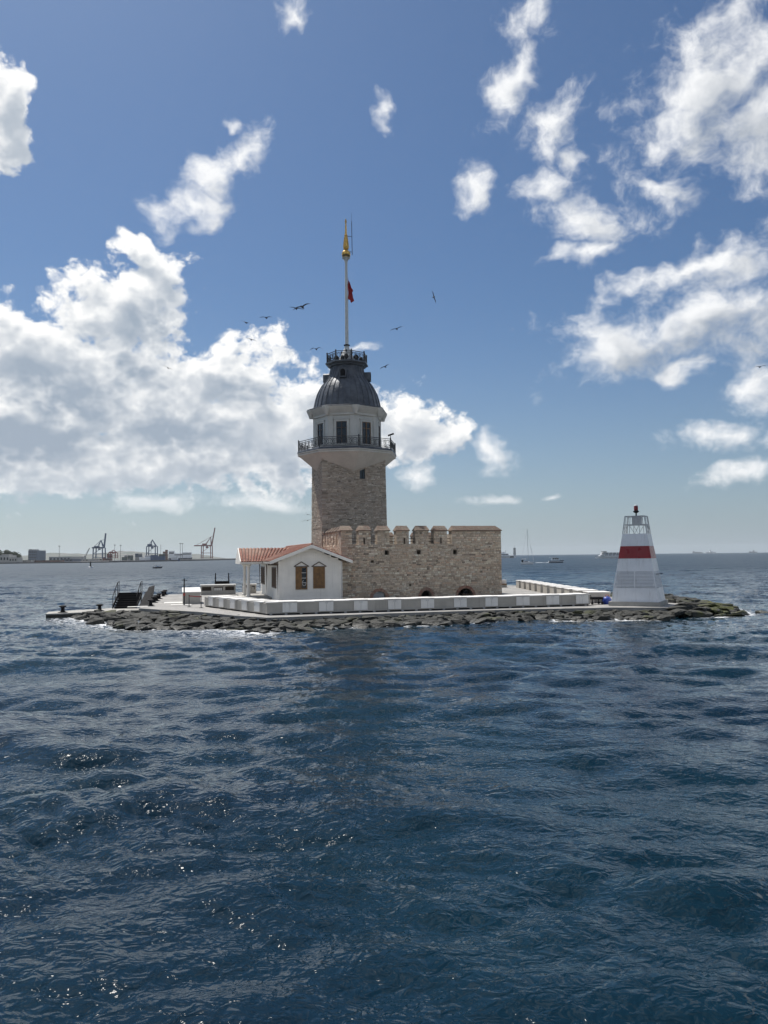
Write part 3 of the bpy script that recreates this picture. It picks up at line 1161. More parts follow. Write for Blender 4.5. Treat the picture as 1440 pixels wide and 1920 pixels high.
lay_stones(stones, 'f', lambda z: 0.05, lambda z: 0.0, lambda z: 15.4, DECK - 0.1, ZC, skip_front, rs, 1.0)
for (a, b) in MERL:
    lay_stones(stones, 'f', lambda z: 0.05, lambda z, a=a: max(a, 0.0), lambda z, b=b: b, ZC, ZT - 0.02, skip_front, rs, 1.0, quoin=False)
lay_stones(stones, 'l', lambda z: 0.05, lambda z: 0.08, lambda z: 9.15, 2.6, ZC, lambda *q: False, rs, 0.3)
for (a, b) in LM:
    lay_stones(stones, 'l', lambda z: 0.05, lambda z, a=a: a, lambda z, b=b: b, ZC, ZT - 0.02, lambda *q: False, rs, 0.3, quoin=False)
    # the merlon ends that face the camera
    lay_stones(stones, 'f', lambda z, a=a: a, lambda z: 0.08, lambda z: 0.80, ZC, ZT - 0.02, lambda *q: False, rs, 0.3, quoin=False)
for (a, b) in BM:
    lay_stones(stones, 'f', lambda z: 15.64, lambda z, a=a: a, lambda z, b=b: b, 5.35, 6.5, lambda *q: False, rs, 0.2, quoin=False)
lay_stones(stones, 'f', lambda z: 15.64, lambda z: 6.9, lambda z: 15.3, 5.0, 5.35, lambda *q: False, rs, 0.1, quoin=False)
set_stones(stones, ramp, ORG, rs)

# ------------------------------------------------------------------ tower
TC = (3.38, 12.42)
TORG = (TC[0], TC[1], DECK)
tower = ithing('tower', 'tall square rubble stone tower with white octagonal lantern room and lead dome', 'tower', TORG)
ZTOP = 14.9


def hu(z):
    return 3.50 - 0.17 * (z - DECK) / (ZTOP - DECK)


def hv(z):
    return 3.22 - 0.14 * (z - DECK) / (ZTOP - DECK)


def twarp(q):
    k = hu(q[2]) / 3.5
    j = hv(q[2]) / 3.22
    return (TC[0] + (q[0] - TC[0]) * k, TC[1] + (q[1] - TC[1]) * j, q[2])


AW = (3.99, 4.59, 12.26, 13.36)
mb = MB()
holed_wall(mb, TC[0] - 3.46, TC[0] + 3.46, DECK, ZTOP, [AW], TC[1] - 3.18, TC[1] - 2.6, 'u', twarp)
holed_wall(mb, TC[1] - 2.598, TC[1] + 3.18, DECK, ZTOP, [(13.9, 14.35, 12.0, 13.1)], TC[0] - 3.46, TC[0] - 2.9, 'v', twarp)
holed_wall(mb, TC[1] - 2.598, TC[1] + 3.18, DECK, ZTOP, [], TC[0] + 2.9, TC[0] + 3.46, 'v', twarp)
holed_wall(mb, TC[0] - 2.898, TC[0] + 2.898, DECK, ZTOP, [], TC[1] + 2.6, TC[1] + 3.18, 'u', twarp)
mb.build('shaft', M['mortar'], tower, TORG, recalc=False)
stones = []
rs = random.Random(33)
cut_z = lambda off: 13.2 + 0.0


def skip_tower(ac, zc, hw, hh):
    ad = abs(ac - TC[0])
    if zc > 13.25 + 1.15 * (ad / 3.3) + 0.1:
        return True
    return ac + hw > AW[0] - 0.02 and ac - hw < AW[1] + 0.02 and zc + hh > AW[2] and zc - hh < AW[3]


def skip_left(ac, zc, hw, hh):
    ad = abs(ac - TC[1])
    if zc > 13.25 + 1.15 * (ad / 3.1) + 0.1:
        return True
    return 13.85 < ac < 14.4 and 11.95 < zc < 13.15


lay_stones(stones, 'f', lambda z: TC[1] - hv(z) + 0.03, lambda z: TC[0] - hu(z), lambda z: TC[0] + hu(z), 4.8, 14.7, skip_tower, rs, 1.0, 0.075, 0.165)
lay_stones(stones, 'l', lambda z: TC[0] - hu(z) + 0.03, lambda z: TC[1] - hv(z) + 0.12, lambda z: TC[1] + hv(z), 3.4, 14.7, skip_left, rs, 0.3, 0.075, 0.165)
set_stones(stones, tower, TORG, rs, 300, M['stone_grey'])
# arched window of the shaft
wv = TC[1] - hv(13) + 0.22
mb = MB()
mb.box(AW[0], AW[1], wv, wv + 0.04, AW[2], AW[3])
win = mb.build('window', M['glass'], tower, TORG)
mb = MB()
cxw, rw = (AW[0] + AW[1]) / 2, (AW[1] - AW[0]) / 2
pts = [(AW[0], AW[2]), (AW[1], AW[2])] + [(cxw + rw * math.cos(math.pi * i / 10), AW[3] - rw + rw * math.sin(math.pi * i / 10)) for i in range(11)]
loop = [(p[0], wv - 0.02, p[1]) for p in pts]
mb.tube(loop + [loop[0]], 0.035, 4)
mb.bar((cxw, wv - 0.02, AW[2]), (cxw, wv - 0.02, AW[3]), 0.04)
mb.build('frame', M['black'], win, TORG)
mb = MB()
for sgn in (-1, 1):
    poly = [(cxw + sgn * rw, AW[3])] + [(cxw + sgn * rw * math.cos(math.pi / 2 * i / 6), AW[3] - rw + rw * math.sin(math.pi / 2 * i / 6)) for i in range(7)]
    mb.ext(poly if sgn > 0 else poly[::-1], 'y', TC[1] - hv(13) + 0.0, wv)
mb.build('window_arch', M['mortar'], tower, TORG)
MB().box(TC[0] - hu(12.5) + 0.3, TC[0] - hu(12.5) + 0.34, 13.9, 14.35, 12.0, 13.1).build('slit_window', M['glass'], tower, TORG)


def octa(r, ph=0.0):
    return [(TC[0] + r * math.cos(R(45 * i) + ph), TC[1] + r * math.sin(R(45 * i) + ph)) for i in range(8)]


def oct_lathe(prof, n=8):
    return MB().lathe(prof, n, TC, 0.0)


oct_lathe([(2.9, 12.93), (5.28, 14.86)]).build('corbel', M['white_plaster'], tower, TORG)
oct_lathe([(5.30, 14.80), (5.36, 14.86), (5.36, 14.95), (5.28, 15.0), (5.42, 15.06), (5.42, 15.14), (5.2, 15.18)]).build('balcony_moulding', M['white_plaster'], tower, TORG)
oct_lathe([(5.34, 15.16), (5.40, 15.2), (5.34, 15.36), (3.0, 15.37)]).build('balcony_floor', M['lead'], tower, TORG)


def railing(R_, z0, z1, rings, pw, prefix):
    """posts at the corners and an ornamental iron panel on every side"""
    c = octa(R_)
    for p in c:
        mb = MB()
        mb.box(p[0] - pw, p[0] + pw, p[1] - pw, p[1] + pw, z0 - 0.06, z1 + 0.06)
        mb.lathe([(pw * 1.5, z1 + 0.06), (pw * 1.2, z1 + 0.14), (0.01, z1 + 0.2)], 6, p)
        mb.build('railing_post', M['iron'], tower, TORG)
    for i in range(8):
        a, b = Vector((*c[i], 0)), Vector((*c[(i + 1) % 8], 0))
        e = (b - a)
        L = e.length
        e.normalize()

        def Q(s, z):
            return (a.x + e.x * s, a.y + e.y * s, z)
        mb = MB()
        for z, w in ((z1, 0.055), (z0 + 0.05, 0.055), (z1 - 0.16, 0.03), (z0 + 0.18, 0.03)):
            mb.bar(Q(pw, z), Q(L - pw, z), w)
        pn = mb.build('railing_panel', M['iron'], tower, TORG)
        mb = MB()
        step = (L - 2 * pw) / rings
        zc_, rad = (z0 + z1) / 2, min(step * 0.46, (z1 - z0) * 0.33)
        for k in range(rings):
            s = pw + step * (k + 0.5)
            for rr_, tw in ((rad, 0.026), (rad * 0.5, 0.02)):
                mb.tube([Q(s + rr_ * math.cos(R(t_)), zc_ + rr_ * math.sin(R(t_))) for t_ in range(0, 361, 36)], tw, 3)
            for t_ in (45, 135, 225, 315):
                mb.tube([Q(s + rad * 0.5 * math.cos(R(t_)), zc_ + rad * 0.5 * math.sin(R(t_))), Q(s + rad * 1.5 * math.cos(R(t_)), zc_ + rad * 1.5 * math.sin(R(t_)))], 0.018, 3)
            mb.tube([Q(s - step / 2, z0 + 0.05), Q(s - step / 2, z1)], 0.016, 3)
        mb.build('scrollwork', M['iron'], pn, TORG, recalc=False)


railing(5.26, 15.42, 16.36, 6, 0.05, 'lower')

# lantern room
ZW0, ZW1 = 15.37, 18.95
oct_lathe([(3.62, ZW0), (3.62, ZW1)]).build('wall', M['white_plaster'], tower, TORG)
for i in range(8):
    a = R(45 * i)
    p = Vector((math.cos(a), math.sin(a), 0))
    q = Vector((-math.sin(a), math.cos(a), 0))
    # pilaster folded round the corner
    mb = MB()
    for sgn in (-1, 1):
        d = (Vector((math.cos(a + sgn * R(112.5)), math.sin(a + sgn * R(112.5)), 0)))
        nrm = Vector((math.cos(a + sgn * R(22.5)), math.sin(a + sgn * R(22.5)), 0))
        k0 = Vector((TC[0], TC[1], 0)) + p * 3.60
        tip = Vector((TC[0], TC[1], 0)) + p * (3.60 + 0.10 / math.cos(R(22.5)))
        b_ = [k0, tip, tip + d * 0.52, k0 + d * 0.52]
        mb.hexa([(v.x, v.y, ZW0) for v in b_], [(v.x, v.y, ZW1 - 0.08) for v in b_])
    mb.build('pilaster', M['white_plaster'], tower, TORG)
    # window of the side between this corner and the next
    nm = R(45 * i + 22.5)
    n_ = Vector((math.cos(nm), math.sin(nm), 0))
    t_ = Vector((-math.sin(nm), math.cos(nm), 0))
    f0 = Vector((TC[0], TC[1], 0)) + n_ * (3.62 * math.cos(R(22.5)))

    def B(s0, s1, d0, d1, z0, z1, mb):
        b_ = [f0 + t_ * s0 + n_ * d0, f0 + t_ * s1 + n_ * d0, f0 + t_ * s1 + n_ * d1, f0 + t_ * s0 + n_ * d1]
        mb.hexa([(v.x, v.y, z0) for v in b_], [(v.x, v.y, z1) for v in b_])
        return mb
    hw, zb, zt = 0.55, 15.9, 18.15
    w_ = B(-hw, hw, 0.003, 0.02, zb, zt, MB()).build('window', M['glass'], tower, TORG)
    s_ = MB()
    for (x0, x1, z0, z1) in ((-hw - 0.2, -hw, zb - 0.2, zt + 0.2), (hw, hw + 0.2, zb - 0.2, zt + 0.2), (-hw, hw, zt, zt + 0.2), (-hw, hw, zb - 0.2, zb)):
        B(x0, x1, 0.002, 0.10, z0, z1, s_)
    B(-hw - 0.3, hw + 0.3, 0.002, 0.15, zt + 0.2, zt + 0.28, s_)
    s_.build('surround', M['white_plaster'], w_, TORG)
    s_ = MB()
    for (x0, x1, z0, z1) in ((-hw, -hw + 0.07, zb, zt), (hw - 0.07, hw, zb, zt), (-hw + 0.07, hw - 0.07, zt - 0.07, zt), (-0.05, 0.05, zb, zt - 0.07), (-hw + 0.07, -0.05, 17.45, 17.53), (0.05, hw - 0.07, 17.45, 17.53),
                         (-hw + 0.07, -0.05, 16.65, 16.69), (0.05, hw - 0.07, 16.65, 16.69)):
        B(x0, x1, 0.02, 0.07, z0, z1, s_)
    s_.build('frame', M['dark_wood'] if i % 3 else M['wood'], w_, TORG)
oct_lathe([(3.72, 18.80), (3.80, 18.84), (3.80, 18.98), (3.74, 19.02), (3.92, 19.22), (4.08, 19.40), (4.20, 19.58), (4.26, 19.62), (4.26, 19.72), (3.6, 19.76)]).build('cornice', M['white_plaster'], tower, TORG)
for i in range(8):
    a = R(45 * i)
    c_ = (TC[0] + 3.93 * math.cos(a), TC[1] + 3.93 * math.sin(a))
    MB().lathe([(0.18, 18.84), (0.26, 19.1), (0.40, 19.4), (0.47, 19.58), (0.47, 19.715)], 12, c_).build('cornice_break', M['white_plaster'], tower, TORG, smooth=True)
oct_lathe([(4.30, 19.725), (4.33, 19.76), (4.30, 19.80), (3.5, 19.9)]).build('gutter_edge', M['lead'], tower, TORG)

DOME = [(3.62, 19.85), (3.58, 20.1), (3.50, 20.45), (3.40, 20.9), (3.22, 21.5), (2.98, 22.0), (2.72, 22.45), (2.40, 22.85), (2.14, 23.2), (1.94, 23.6), (1.82, 24.0), (1.74, 24.4), (1.70, 24.7)]
dome = MB().lathe(DOME, 32, TC, 0.0).build('dome', M['lead'], tower, TORG, smooth=True)
mb = MB()
for i in range(32):
    a = 2 * math.pi * (i + 0.5) / 32
    mb.tube([(TC[0] + (r + 0.012) * math.cos(a), TC[1] + (r + 0.012) * math.sin(a), z) for r, z in DOME], 0.035, 4)
mb.build('standing_seams', M['lead'], dome, TORG, recalc=False, kind='stuff')
mb = MB()
rl = random.Random(3)
for i in range(32):
    a0_, a1_ = 2 * math.pi * (i + 0.52) / 32, 2 * math.pi * (i + 1.48) / 32
    for zz in (20.6 + 0.35 * (i % 2), 21.7 + 0.3 * (i % 2), 22.75 + 0.25 * (i % 2), 23.7 + 0.2 * (i % 2)):
        r_ = float(np.interp(zz, [q_[1] for q_ in DOME], [q_[0] for q_ in DOME])) * math.cos(math.pi / 32) + 0.02
        mb.tube([(TC[0] + r_ * math.cos(a0_), TC[1] + r_ * math.sin(a0_), zz), (TC[0] + r_ * math.cos(a1_), TC[1] + r_ * math.sin(a1_), zz)], 0.018, 3)
mb.build('sheet_laps', M['lead'], dome, TORG, recalc=False, kind='stuff')
# dormers
for i in range(4):
    nm = R(-112.5 + 90 * i)
    n_ = Vector((math.cos(nm), math.sin(nm), 0))
    t_ = Vector((-math.sin(nm), math.cos(nm), 0))

    def D3(s, d, z):
        v = Vector((TC[0], TC[1], 0)) + n_ * d + t_ * s
        return (v.x, v.y, z)
    hw, zb, zt = 0.36, 22.95, 23.95
    prof = [(-hw, zb), (hw, zb), (hw, zt - hw)] + [(hw * math.cos(R(q_)), zt - hw + hw * math.sin(R(q_))) for q_ in range(30, 180, 30)] + [(-hw, zt - hw)]
    m_ = len(prof)
    mb = MB()
    mb.add([D3(s, 2.52, z) for s, z in prof] + [D3(s, 1.6, z) for s, z in prof], [tuple(range(m_)), tuple(range(2 * m_ - 1, m_ - 1, -1))] + [(k, (k + 1) % m_, m_ + (k + 1) % m_, m_ + k) for k in range(m_)])
    dm = mb.build('dormer', M['lead'], tower, TORG)
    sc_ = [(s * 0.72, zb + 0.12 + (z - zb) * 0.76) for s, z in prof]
    MB().add([D3(s, 2.528, z) for s, z in sc_], [tuple(range(m_))]).build('opening_shade', M['black'], dm, TORG)  # flat black face painted for the shade inside; the dormer is solid
    fr_ = [D3(s * 0.95, 2.53, zb + 0.03 + (z - zb) * 0.95) for s, z in prof]
    MB().tube(fr_ + [fr_[0]], 0.035, 4).build('frame', M['lead'], dm, TORG)
# upper gallery
oct_lathe([(1.60, 24.25), (1.95, 24.5), (2.05, 24.52), (2.05, 24.60), (2.28, 24.72), (2.34, 24.74), (2.34, 24.90), (2.2, 24.93)]).build('gallery_moulding', M['lead'], tower, TORG)
railing(2.16, 24.98, 25.86, 3, 0.06, 'upper')
for k, (a, d, s) in enumerate([(200, 1.3, 0.26), (255, 1.55, 0.22), (300, 1.45, 0.28), (340, 1.5, 0.2), (230, 1.0, 0.2)]):
    c_ = (TC[0] + d * math.cos(R(a)), TC[1] + d * math.sin(R(a)))
    mb = MB()
    mb.lathe([(s * 0.5, 24.93), (s * 0.5, 25.2), (s, 25.25), (s * 1.05, 25.45), (s * 0.6, 25.62), (0.02, 25.66)], 10, c_)
    mb.build('floodlight', M['black'], tower, TORG, smooth=True)
# mast
MB().lathe([(1.0, 24.93), (0.9, 25.3), (0.60, 25.9), (0.50, 26.15), (0.28, 26.6), (0.24, 26.85)], 16, TC).build('mast_base', M['pole'], tower, TORG, smooth=True)
for a in (250, 310, 20, 140):
    MB().lathe([(0.02, 26.12), (0.1, 26.2), (0.1, 26.3), (0.02, 26.38)], 8, (TC[0] + 0.62 * math.cos(R(a)), TC[1] + 0.62 * math.sin(R(a)))).build('lamp', M['black'], tower, TORG)
mast = MB().lathe([(0.19, 26.8), (0.185, 28), (0.165, 32.0), (0.15, 34.5), (0.14, 35.9), (0.15, 36.05), (0.2, 36.25), (0.32, 36.42), (0.43, 36.5), (0.40, 36.55)], 14, TC).build('mast', M['pole'], tower, TORG, smooth=True)
MB().lathe([(0.28, 26.9), (0.34, 26.92), (0.34, 26.99), (0.28, 27.01)], 12, TC).build('collar', M['black'], mast, TORG)
MB().lathe([(0.175, 32.3), (0.185, 32.32), (0.185, 32.4), (0.175, 32.42)], 12, TC).build('collar', M['pole'], mast, TORG)
fin = MB().lathe([(0.30, 36.5), (0.42, 36.62), (0.44, 36.68), (0.40, 36.72), (0.48, 36.85), (0.49, 37.0), (0.42, 37.2), (0.26, 37.34), (0.16, 37.4), (0.18, 37.46), (0.30, 37.52), (0.30, 37.58), (0.27, 37.62), (0.31, 37.7), (0.27, 38.1), (0.18, 38.8), (0.15, 38.98), (0.19, 39.0), (0.19, 39.06), (0.12, 39.1), (0.10, 39.6), (0.075, 40.3), (0.06, 40.42), (0.12, 40.5), (0.10, 40.62), (0.03, 40.88)], 12, TC).build('finial', M['gold'], tower, TORG, smooth=True)
mb = MB()
for i in range(10):
    a = 2 * math.pi * i / 10
    mb.tube([(TC[0] + r * math.cos(a), TC[1] + r * math.sin(a), z) for r, z in ((0.31, 37.7), (0.27, 38.1), (0.18, 38.8))], 0.03, 4)
mb.build('fluting', M['gold'], fin, TORG, recalc=False)
mb = MB()
mb.lathe([(0.445, 36.66), (0.455, 36.72), (0.445, 36.78)], 12, TC)
mb.build('band', M['dark_wood'], fin, TORG)
ant = MB().tube([(TC[0] + 0.66, TC[1] - 0.1, 36.9), (TC[0] + 0.62, TC[1] - 0.1, 40.6)], 0.035, 5).tube([(TC[0] + 0.62, TC[1] - 0.1, 40.6), (TC[0] + 0.60, TC[1] - 0.1, 41.6)], 0.012, 4).build('antenna', M['iron'], tower, TORG)
for z in (37.25, 38.95):
    MB().bar((TC[0] + 0.1, TC[1], z), (TC[0] + 0.65, TC[1] - 0.1, z - 0.02), 0.04).build('bracket', M['iron'], ant, TORG)
# surveillance camera on the lower railing
ct = W(TC[0] + 5.26 * math.cos(R(-45)), TC[1] + 5.26 * math.sin(R(-45)), 16.5)
t = thing('spotlight', 'small dark spotlight tilted on the right corner of the balcony railing', 'spotlight', ct, ANG)
MB().tube([(0, 0, -0.06), (0, 0, 0.2)], 0.035, 6).build('stand', M['black'], t)
mb = MB()
mb.tube([(-0.25, 0.05, 0.22), (0.3, -0.05, 0.42)], 0.09, 8)
hd = mb.build('lamp_head', M['black'], t)
MB().tube([(0.3, -0.05, 0.42), (0.34, -0.06, 0.435)], 0.1, 8).build('hood', M['iron'], hd)

# flag hanging limp against the mast
fl = ithing('flag', 'limp red flag hanging against the white mast', 'flag', (TC[0] + 0.17, TC[1], 34.2))
nz_, nx_ = 22, 12
vs, fs = [], []
for j in range(nz_ + 1):
    z = 34.35 - 2.35 * j / nz_
    w = float(np.interp(j / nz_, [0, 0.2, 0.42, 0.5, 0.56, 0.75, 0.88, 1.0], [0.04, 0.22, 0.36, 0.55, 0.42, 0.66, 0.72, 0.45]))
    for i in range(nx_ + 1):
        s = i / nx_
        vs.append((TC[0] + 0.17 + w * s + 0.03 * math.sin(9 * s + j * 0.5), TC[1] - 0.05 + 0.10 * math.sin(10 * s + j * 0.25) * s ** 0.5, z - 0.25 * s + 0.18 * math.sin(s * 6 + j * 0.3) * s))
for j in range(nz_):
    for i in range(nx_):
        k = j * (nx_ + 1) + i
        fs.append((k, k + 1, k + nx_ + 2, k + nx_ + 1))
c = MB().add(vs, fs).build('cloth', M['flag'], fl, (TC[0] + 0.17, TC[1], 34.2), smooth=True)
so = c.modifiers.new('thick', 'SOLIDIFY')
so.thickness = 0.012
MB().tube([(TC[0] + 0.19, TC[1] - 0.05, 34.6), (TC[0] + 0.22, TC[1] - 0.05, 27.2)], 0.008, 4).build('halyard', M['pole'], fl, (TC[0] + 0.17, TC[1], 34.2))


# ------------------------------------------------------------------ bench walls with cabinets
BZ = DECK + 0.84
org = (-8.5, -17.1, DECK)
bench = ithing('cabinet_bench', 'long low grey bench wall with white cabinet doors along the front of the deck', 'bench', org)
MB().box(-8.5, 14.75, -17.1, -15.7, DECK + 0.09, BZ - 0.06).build('body', M['bench'], bench, org)
MB().box(-8.42, 14.67, -17.0, -15.78, DECK, DECK + 0.087).build('plinth', M['black'], bench, org)
for i in range(24):
    u = -8.3 + i * 0.985
    MB().box(u, u + 0.16, -17.06, -16.9, DECK + 0.004, DECK + 0.086).build('foot', M['steel'], bench, org)
MB().box(-8.53, 14.78, -17.13, -15.66, BZ - 0.057, BZ).build('top_slab', M['bench_white'], bench, org)
DOORS = [(-7.48, -6.53), (-5.09, -4.13), (-2.74, -1.81), (-0.39, 0.52), (1.92, 2.86), (4.3, 5.23), (6.62, 7.54), (8.95, 9.96), (11.26, 12.26), (13.61, 14.59)]
for (a, b) in DOORS:
    mid = (a + b) / 2
    for x0, x1 in ((a, mid - 0.008), (mid + 0.008, b)):
        d = MB().box(x0, x1, -17.17, -17.103, DECK + 0.16, BZ - 0.075).build('door', M['bench_white'], bench, org)
        hx = x1 - 0.06 if x0 == a else x0 + 0.06
        MB().box(hx - 0.015, hx + 0.015, -17.19, -17.172, BZ - 0.17, BZ - 0.11).build('handle', M['steel'], d, org)
    MB().box(a - 0.28, b + 0.02, -17.16, -15.75, BZ + 0.003, BZ + 0.022).build('lid', M['bench_white'], bench, org)

# row of cabinet seats along the left edge, slightly skewed
A_, C_ = Vector((-8.5, -17.1, 0)), Vector((-12.1, -6.3, 0))
al = (C_ - A_)
LL = al.length
al.normalize()
nl_ = Vector((al.y, -al.x, 0))      # to the right, inwards
if nl_.x < 0:
    nl_ = -nl_
rz = ANG + math.atan2(al.y, al.x)
bench2 = thing('cabinet_bench', 'row of white topped cabinet seats receding along the left edge of the deck', 'bench', W(A_.x, A_.y, DECK), rz)
# local x runs along the row, local -y is inwards (right), +y outwards
b0 = 0.04
MB().box(b0, LL, -1.5, -0.05, 0.09, 0.74).build('body', M['bench'], bench2)
MB().box(b0 + 0.05, LL - 0.05, -1.42, -0.1, 0, 0.087).build('plinth', M['black'], bench2)
for i in range(5):
    c = LL * (0.13 + 0.185 * i)
    d = MB().box(c - 0.42, c + 0.42, -0.047, 0.03, 0.16, 0.75).build('door', M['bench_white'], bench2)
    MB().box(c + 0.3, c + 0.33, 0.033, 0.05, 0.55, 0.62).build('handle', M['steel'], d)
    MB().box(c - 0.75, c + 0.55, -1.55, 0.04, 0.755, 0.84).build('lid', M['bench_white'], bench2)

# row of box seats along the right edge
A_, C_ = W(16.05, -14.7, DECK), W(23.4, 14.7, DECK)
al = C_ - A_
LL = al.length
rz = math.atan2(al.y, al.x)
row = thing('planter_row', 'row of pale box seats with niches of painted shade receding along the right edge of the deck', 'bench', A_, rz)
MB().box(0.0, LL, -1.55, -0.42, 0, 0.42).build('base', M['bench'], row)
nbx = 11
for i in range(nbx):
    x0 = LL * i / nbx + (0.0 if i == 0 else 0.35)
    x1 = x0 + LL / nbx * 0.60
    y0 = -1.6 if i else -1.62
    bx = MB().box(x0, x1, y0, -0.02, 0.001, 0.78)
    p = bx.build('box', M['bench'], row)
    MB().box(x0 - 0.04, x1 + 0.04, y0 - 0.03, 0.02, 0.783, 0.84).build('lid', M['bench_white'], p)
    if i:
        MB().box(x0 - 0.012, x0 - 0.003, -0.95, -0.3, 0.24, 0.66).build('niche_shade', M['black'], p)  # black plate on the closed box, painted for the shade in a niche
        MB().box(x0 - 0.03, x0 - 0.013, -0.62, -0.5, 0.3, 0.5).build('lamp', M['bench_white'], p)
t = ithing('deck_seat', 'low brown topped seat against the pale wall right of the rampart', 'bench', (17.5, 15.0, DECK))
MB().box(16.0, 22.5, 15.0, 15.6, DECK, DECK + 0.85).build('back_wall', M['bench_white'], t, (17.5, 15.0, DECK))
MB().box(16.2, 22.3, 14.4, 14.99, DECK, DECK + 0.3).build('base', M['bench'], t, (17.5, 15.0, DECK))
MB().box(16.2, 22.3, 14.38, 14.99, DECK + 0.303, DECK + 0.42).build('seat', M['wood'], t, (17.5, 15.0, DECK))

# ------------------------------------------------------------------ house
HO = (-3.05, -1.6, DECK)
house = ithing('house', 'small white boarded house with red tiled gable roof and brown windows', 'house', HO)
HL, HR, HF, HB = -5.75, -0.4, -1.6, 13.2
ZE, ZP, UP = 3.98, 5.34, -3.02
MB().box(HL + 0.03, HR - 0.03, HF + 0.05, HB, DECK, 3.95).build('wall_core', M['white_wood'], house, HO)
MB().ext([(HL + 0.03, 3.952), (HR - 0.03, 3.952), (UP, 5.16)], 'y', HF + 0.05, HF + 0.15).build('gable_core', M['white_wood'], house, HO)


def roof_z(u):
    return ZP - 0.16 - (ZP - ZE) / (UP + 6.55) * abs(u - UP)


z = DECK + 0.2
k = 0
while z < 5.0:
    h = 0.245
    # boards stop at the slope of the gable
    u0, u1 = HL, HR
    zt = z + h
    if roof_z(HL) < zt:
        half = (ZP - 0.2 - zt) / ((ZP - ZE) / (UP + 6.55))
        u0, u1 = max(HL, UP - half), min(HR, UP + half)
    if u1 - u0 < 0.3:
        break
    mb = MB()
    mb.hexa([(u0, HF - 0.025, z), (u1, HF - 0.025, z), (u1, HF + 0.04, z), (u0, HF + 0.04, z)], [(u0, HF + 0.005, zt - 0.006), (u1, HF + 0.005, zt - 0.006), (u1, HF + 0.04, zt - 0.006), (u0, HF + 0.04, zt - 0.006)])
    mb.build('plank', M['white_wood'], house, HO)
    if zt < 4.0:
        mb = MB()
        mb.hexa([(HL - 0.025, HF, z), (HL + 0.025, HF, z), (HL + 0.025, HB, z), (HL - 0.025, HB, z)], [(HL + 0.005, HF, zt - 0.006), (HL + 0.025, HF, zt - 0.006), (HL + 0.025, HB, zt - 0.006), (HL + 0.005, HB, zt - 0.006)])
        mb.build('plank', M['white_wood'], house, HO)
    z += h
MB().box(HL - 0.05, HR + 0.04, HF - 0.06, HF + 0.045, DECK, DECK + 0.2).build('base_board', M['white_wood'], house, HO)
MB().box(HL - 0.05, HL + 0.02, HF + 0.05, HB, DECK, DECK + 0.2).build('base_board', M['white_wood'], house, HO)
MB().box(HR - 0.14, HR + 0.03, HF - 0.05, HF + 0.1, DECK + 0.21, 3.95).build('corner_board', M['white_wood'], house, HO)
MB().box(HL - 0.04, HL + 0.12, HF - 0.05, HF + 0.1, DECK + 0.21, 3.95).build('corner_board', M['white_wood'], house, HO)
for (a, b, c, d, open_) in [(-4.33, -3.33, 1.54, 3.47, True), (-2.81, -1.8, 1.6, 3.45, False)]:
    f = MB()
    y0 = HF - 0.09
    for (x0, x1, z0, z1) in ((a, a + 0.08, c, d), (b - 0.08, b, c, d), (a + 0.08, b - 0.08, d - 0.08, d), (a + 0.08, b - 0.08, c, c + 0.08)):
        f.box(x0, x1, y0, HF + 0.02, z0, z1)
    w_ = f.build('window', M['wood'], house, HO)
    MB().box(a + 0.08, b - 0.08, HF - 0.032, HF - 0.026, c + 0.08, d - 0.08).build('glass', M['glass'], w_, HO)
    mid = (a + b) / 2
    leaves = [(a + 0.08, mid - 0.005)] + ([] if open_ else [(mid + 0.005, b - 0.08)])
    for (x0, x1) in leaves:
        s = MB().box(x0, x1, HF - 0.075, HF - 0.036, c + 0.08, d - 0.08)
        for (z0, z1) in ((c + 0.16, c + 0.5), (c + 0.58, d - 0.18)):
            for (p0, p1, q0, q1) in ((x0 + 0.05, x0 + 0.075, z0, z1), (x1 - 0.075, x1 - 0.05, z0, z1), (x0 + 0.075, x1 - 0.075, z0, z0 + 0.025), (x0 + 0.075, x1 - 0.075, z1 - 0.025, z1)):
                s.box(p0, p1, HF - 0.092, HF - 0.0755, q0, q1)
        s.build('shutter', M['wood'], w_, HO)
    if open_:
        for zz in (c + 0.55, c + 0.95, c + 1.4):
            MB().box(mid + 0.01, b - 0.08, HF - 0.06, HF - 0.04, zz, zz + 0.035).build('glazing_bar', M['bench_white'], w_, HO)
        MB().box(mid, mid + 0.04, HF - 0.06, HF - 0.035, c + 0.08, d - 0.08).build('glazing_bar', M['wood'], w_, HO)
        MB().tube([(mid + 0.23 + 0.16 * math.cos(R(q_)), HF - 0.07, c + 0.55 + 0.24 * math.sin(R(q_))) for q_ in range(100, 380, 20)], 0.018, 4).build('latch_rope', M['bench_white'], w_, HO)
    mb = MB()
    mb.bar((a - 0.14, HF - 0.06, d + 0.03), (mid, HF - 0.06, d + 0.42), 0.07)
    mb.bar((mid, HF - 0.06, d + 0.42), (b + 0.14, HF - 0.06, d + 0.03), 0.07)
    mb.bar((a - 0.14, HF - 0.06, d + 0.03), (b + 0.14, HF - 0.06, d + 0.03), 0.05)
    mb.build('pediment', M['dark_wood'], w_, HO)
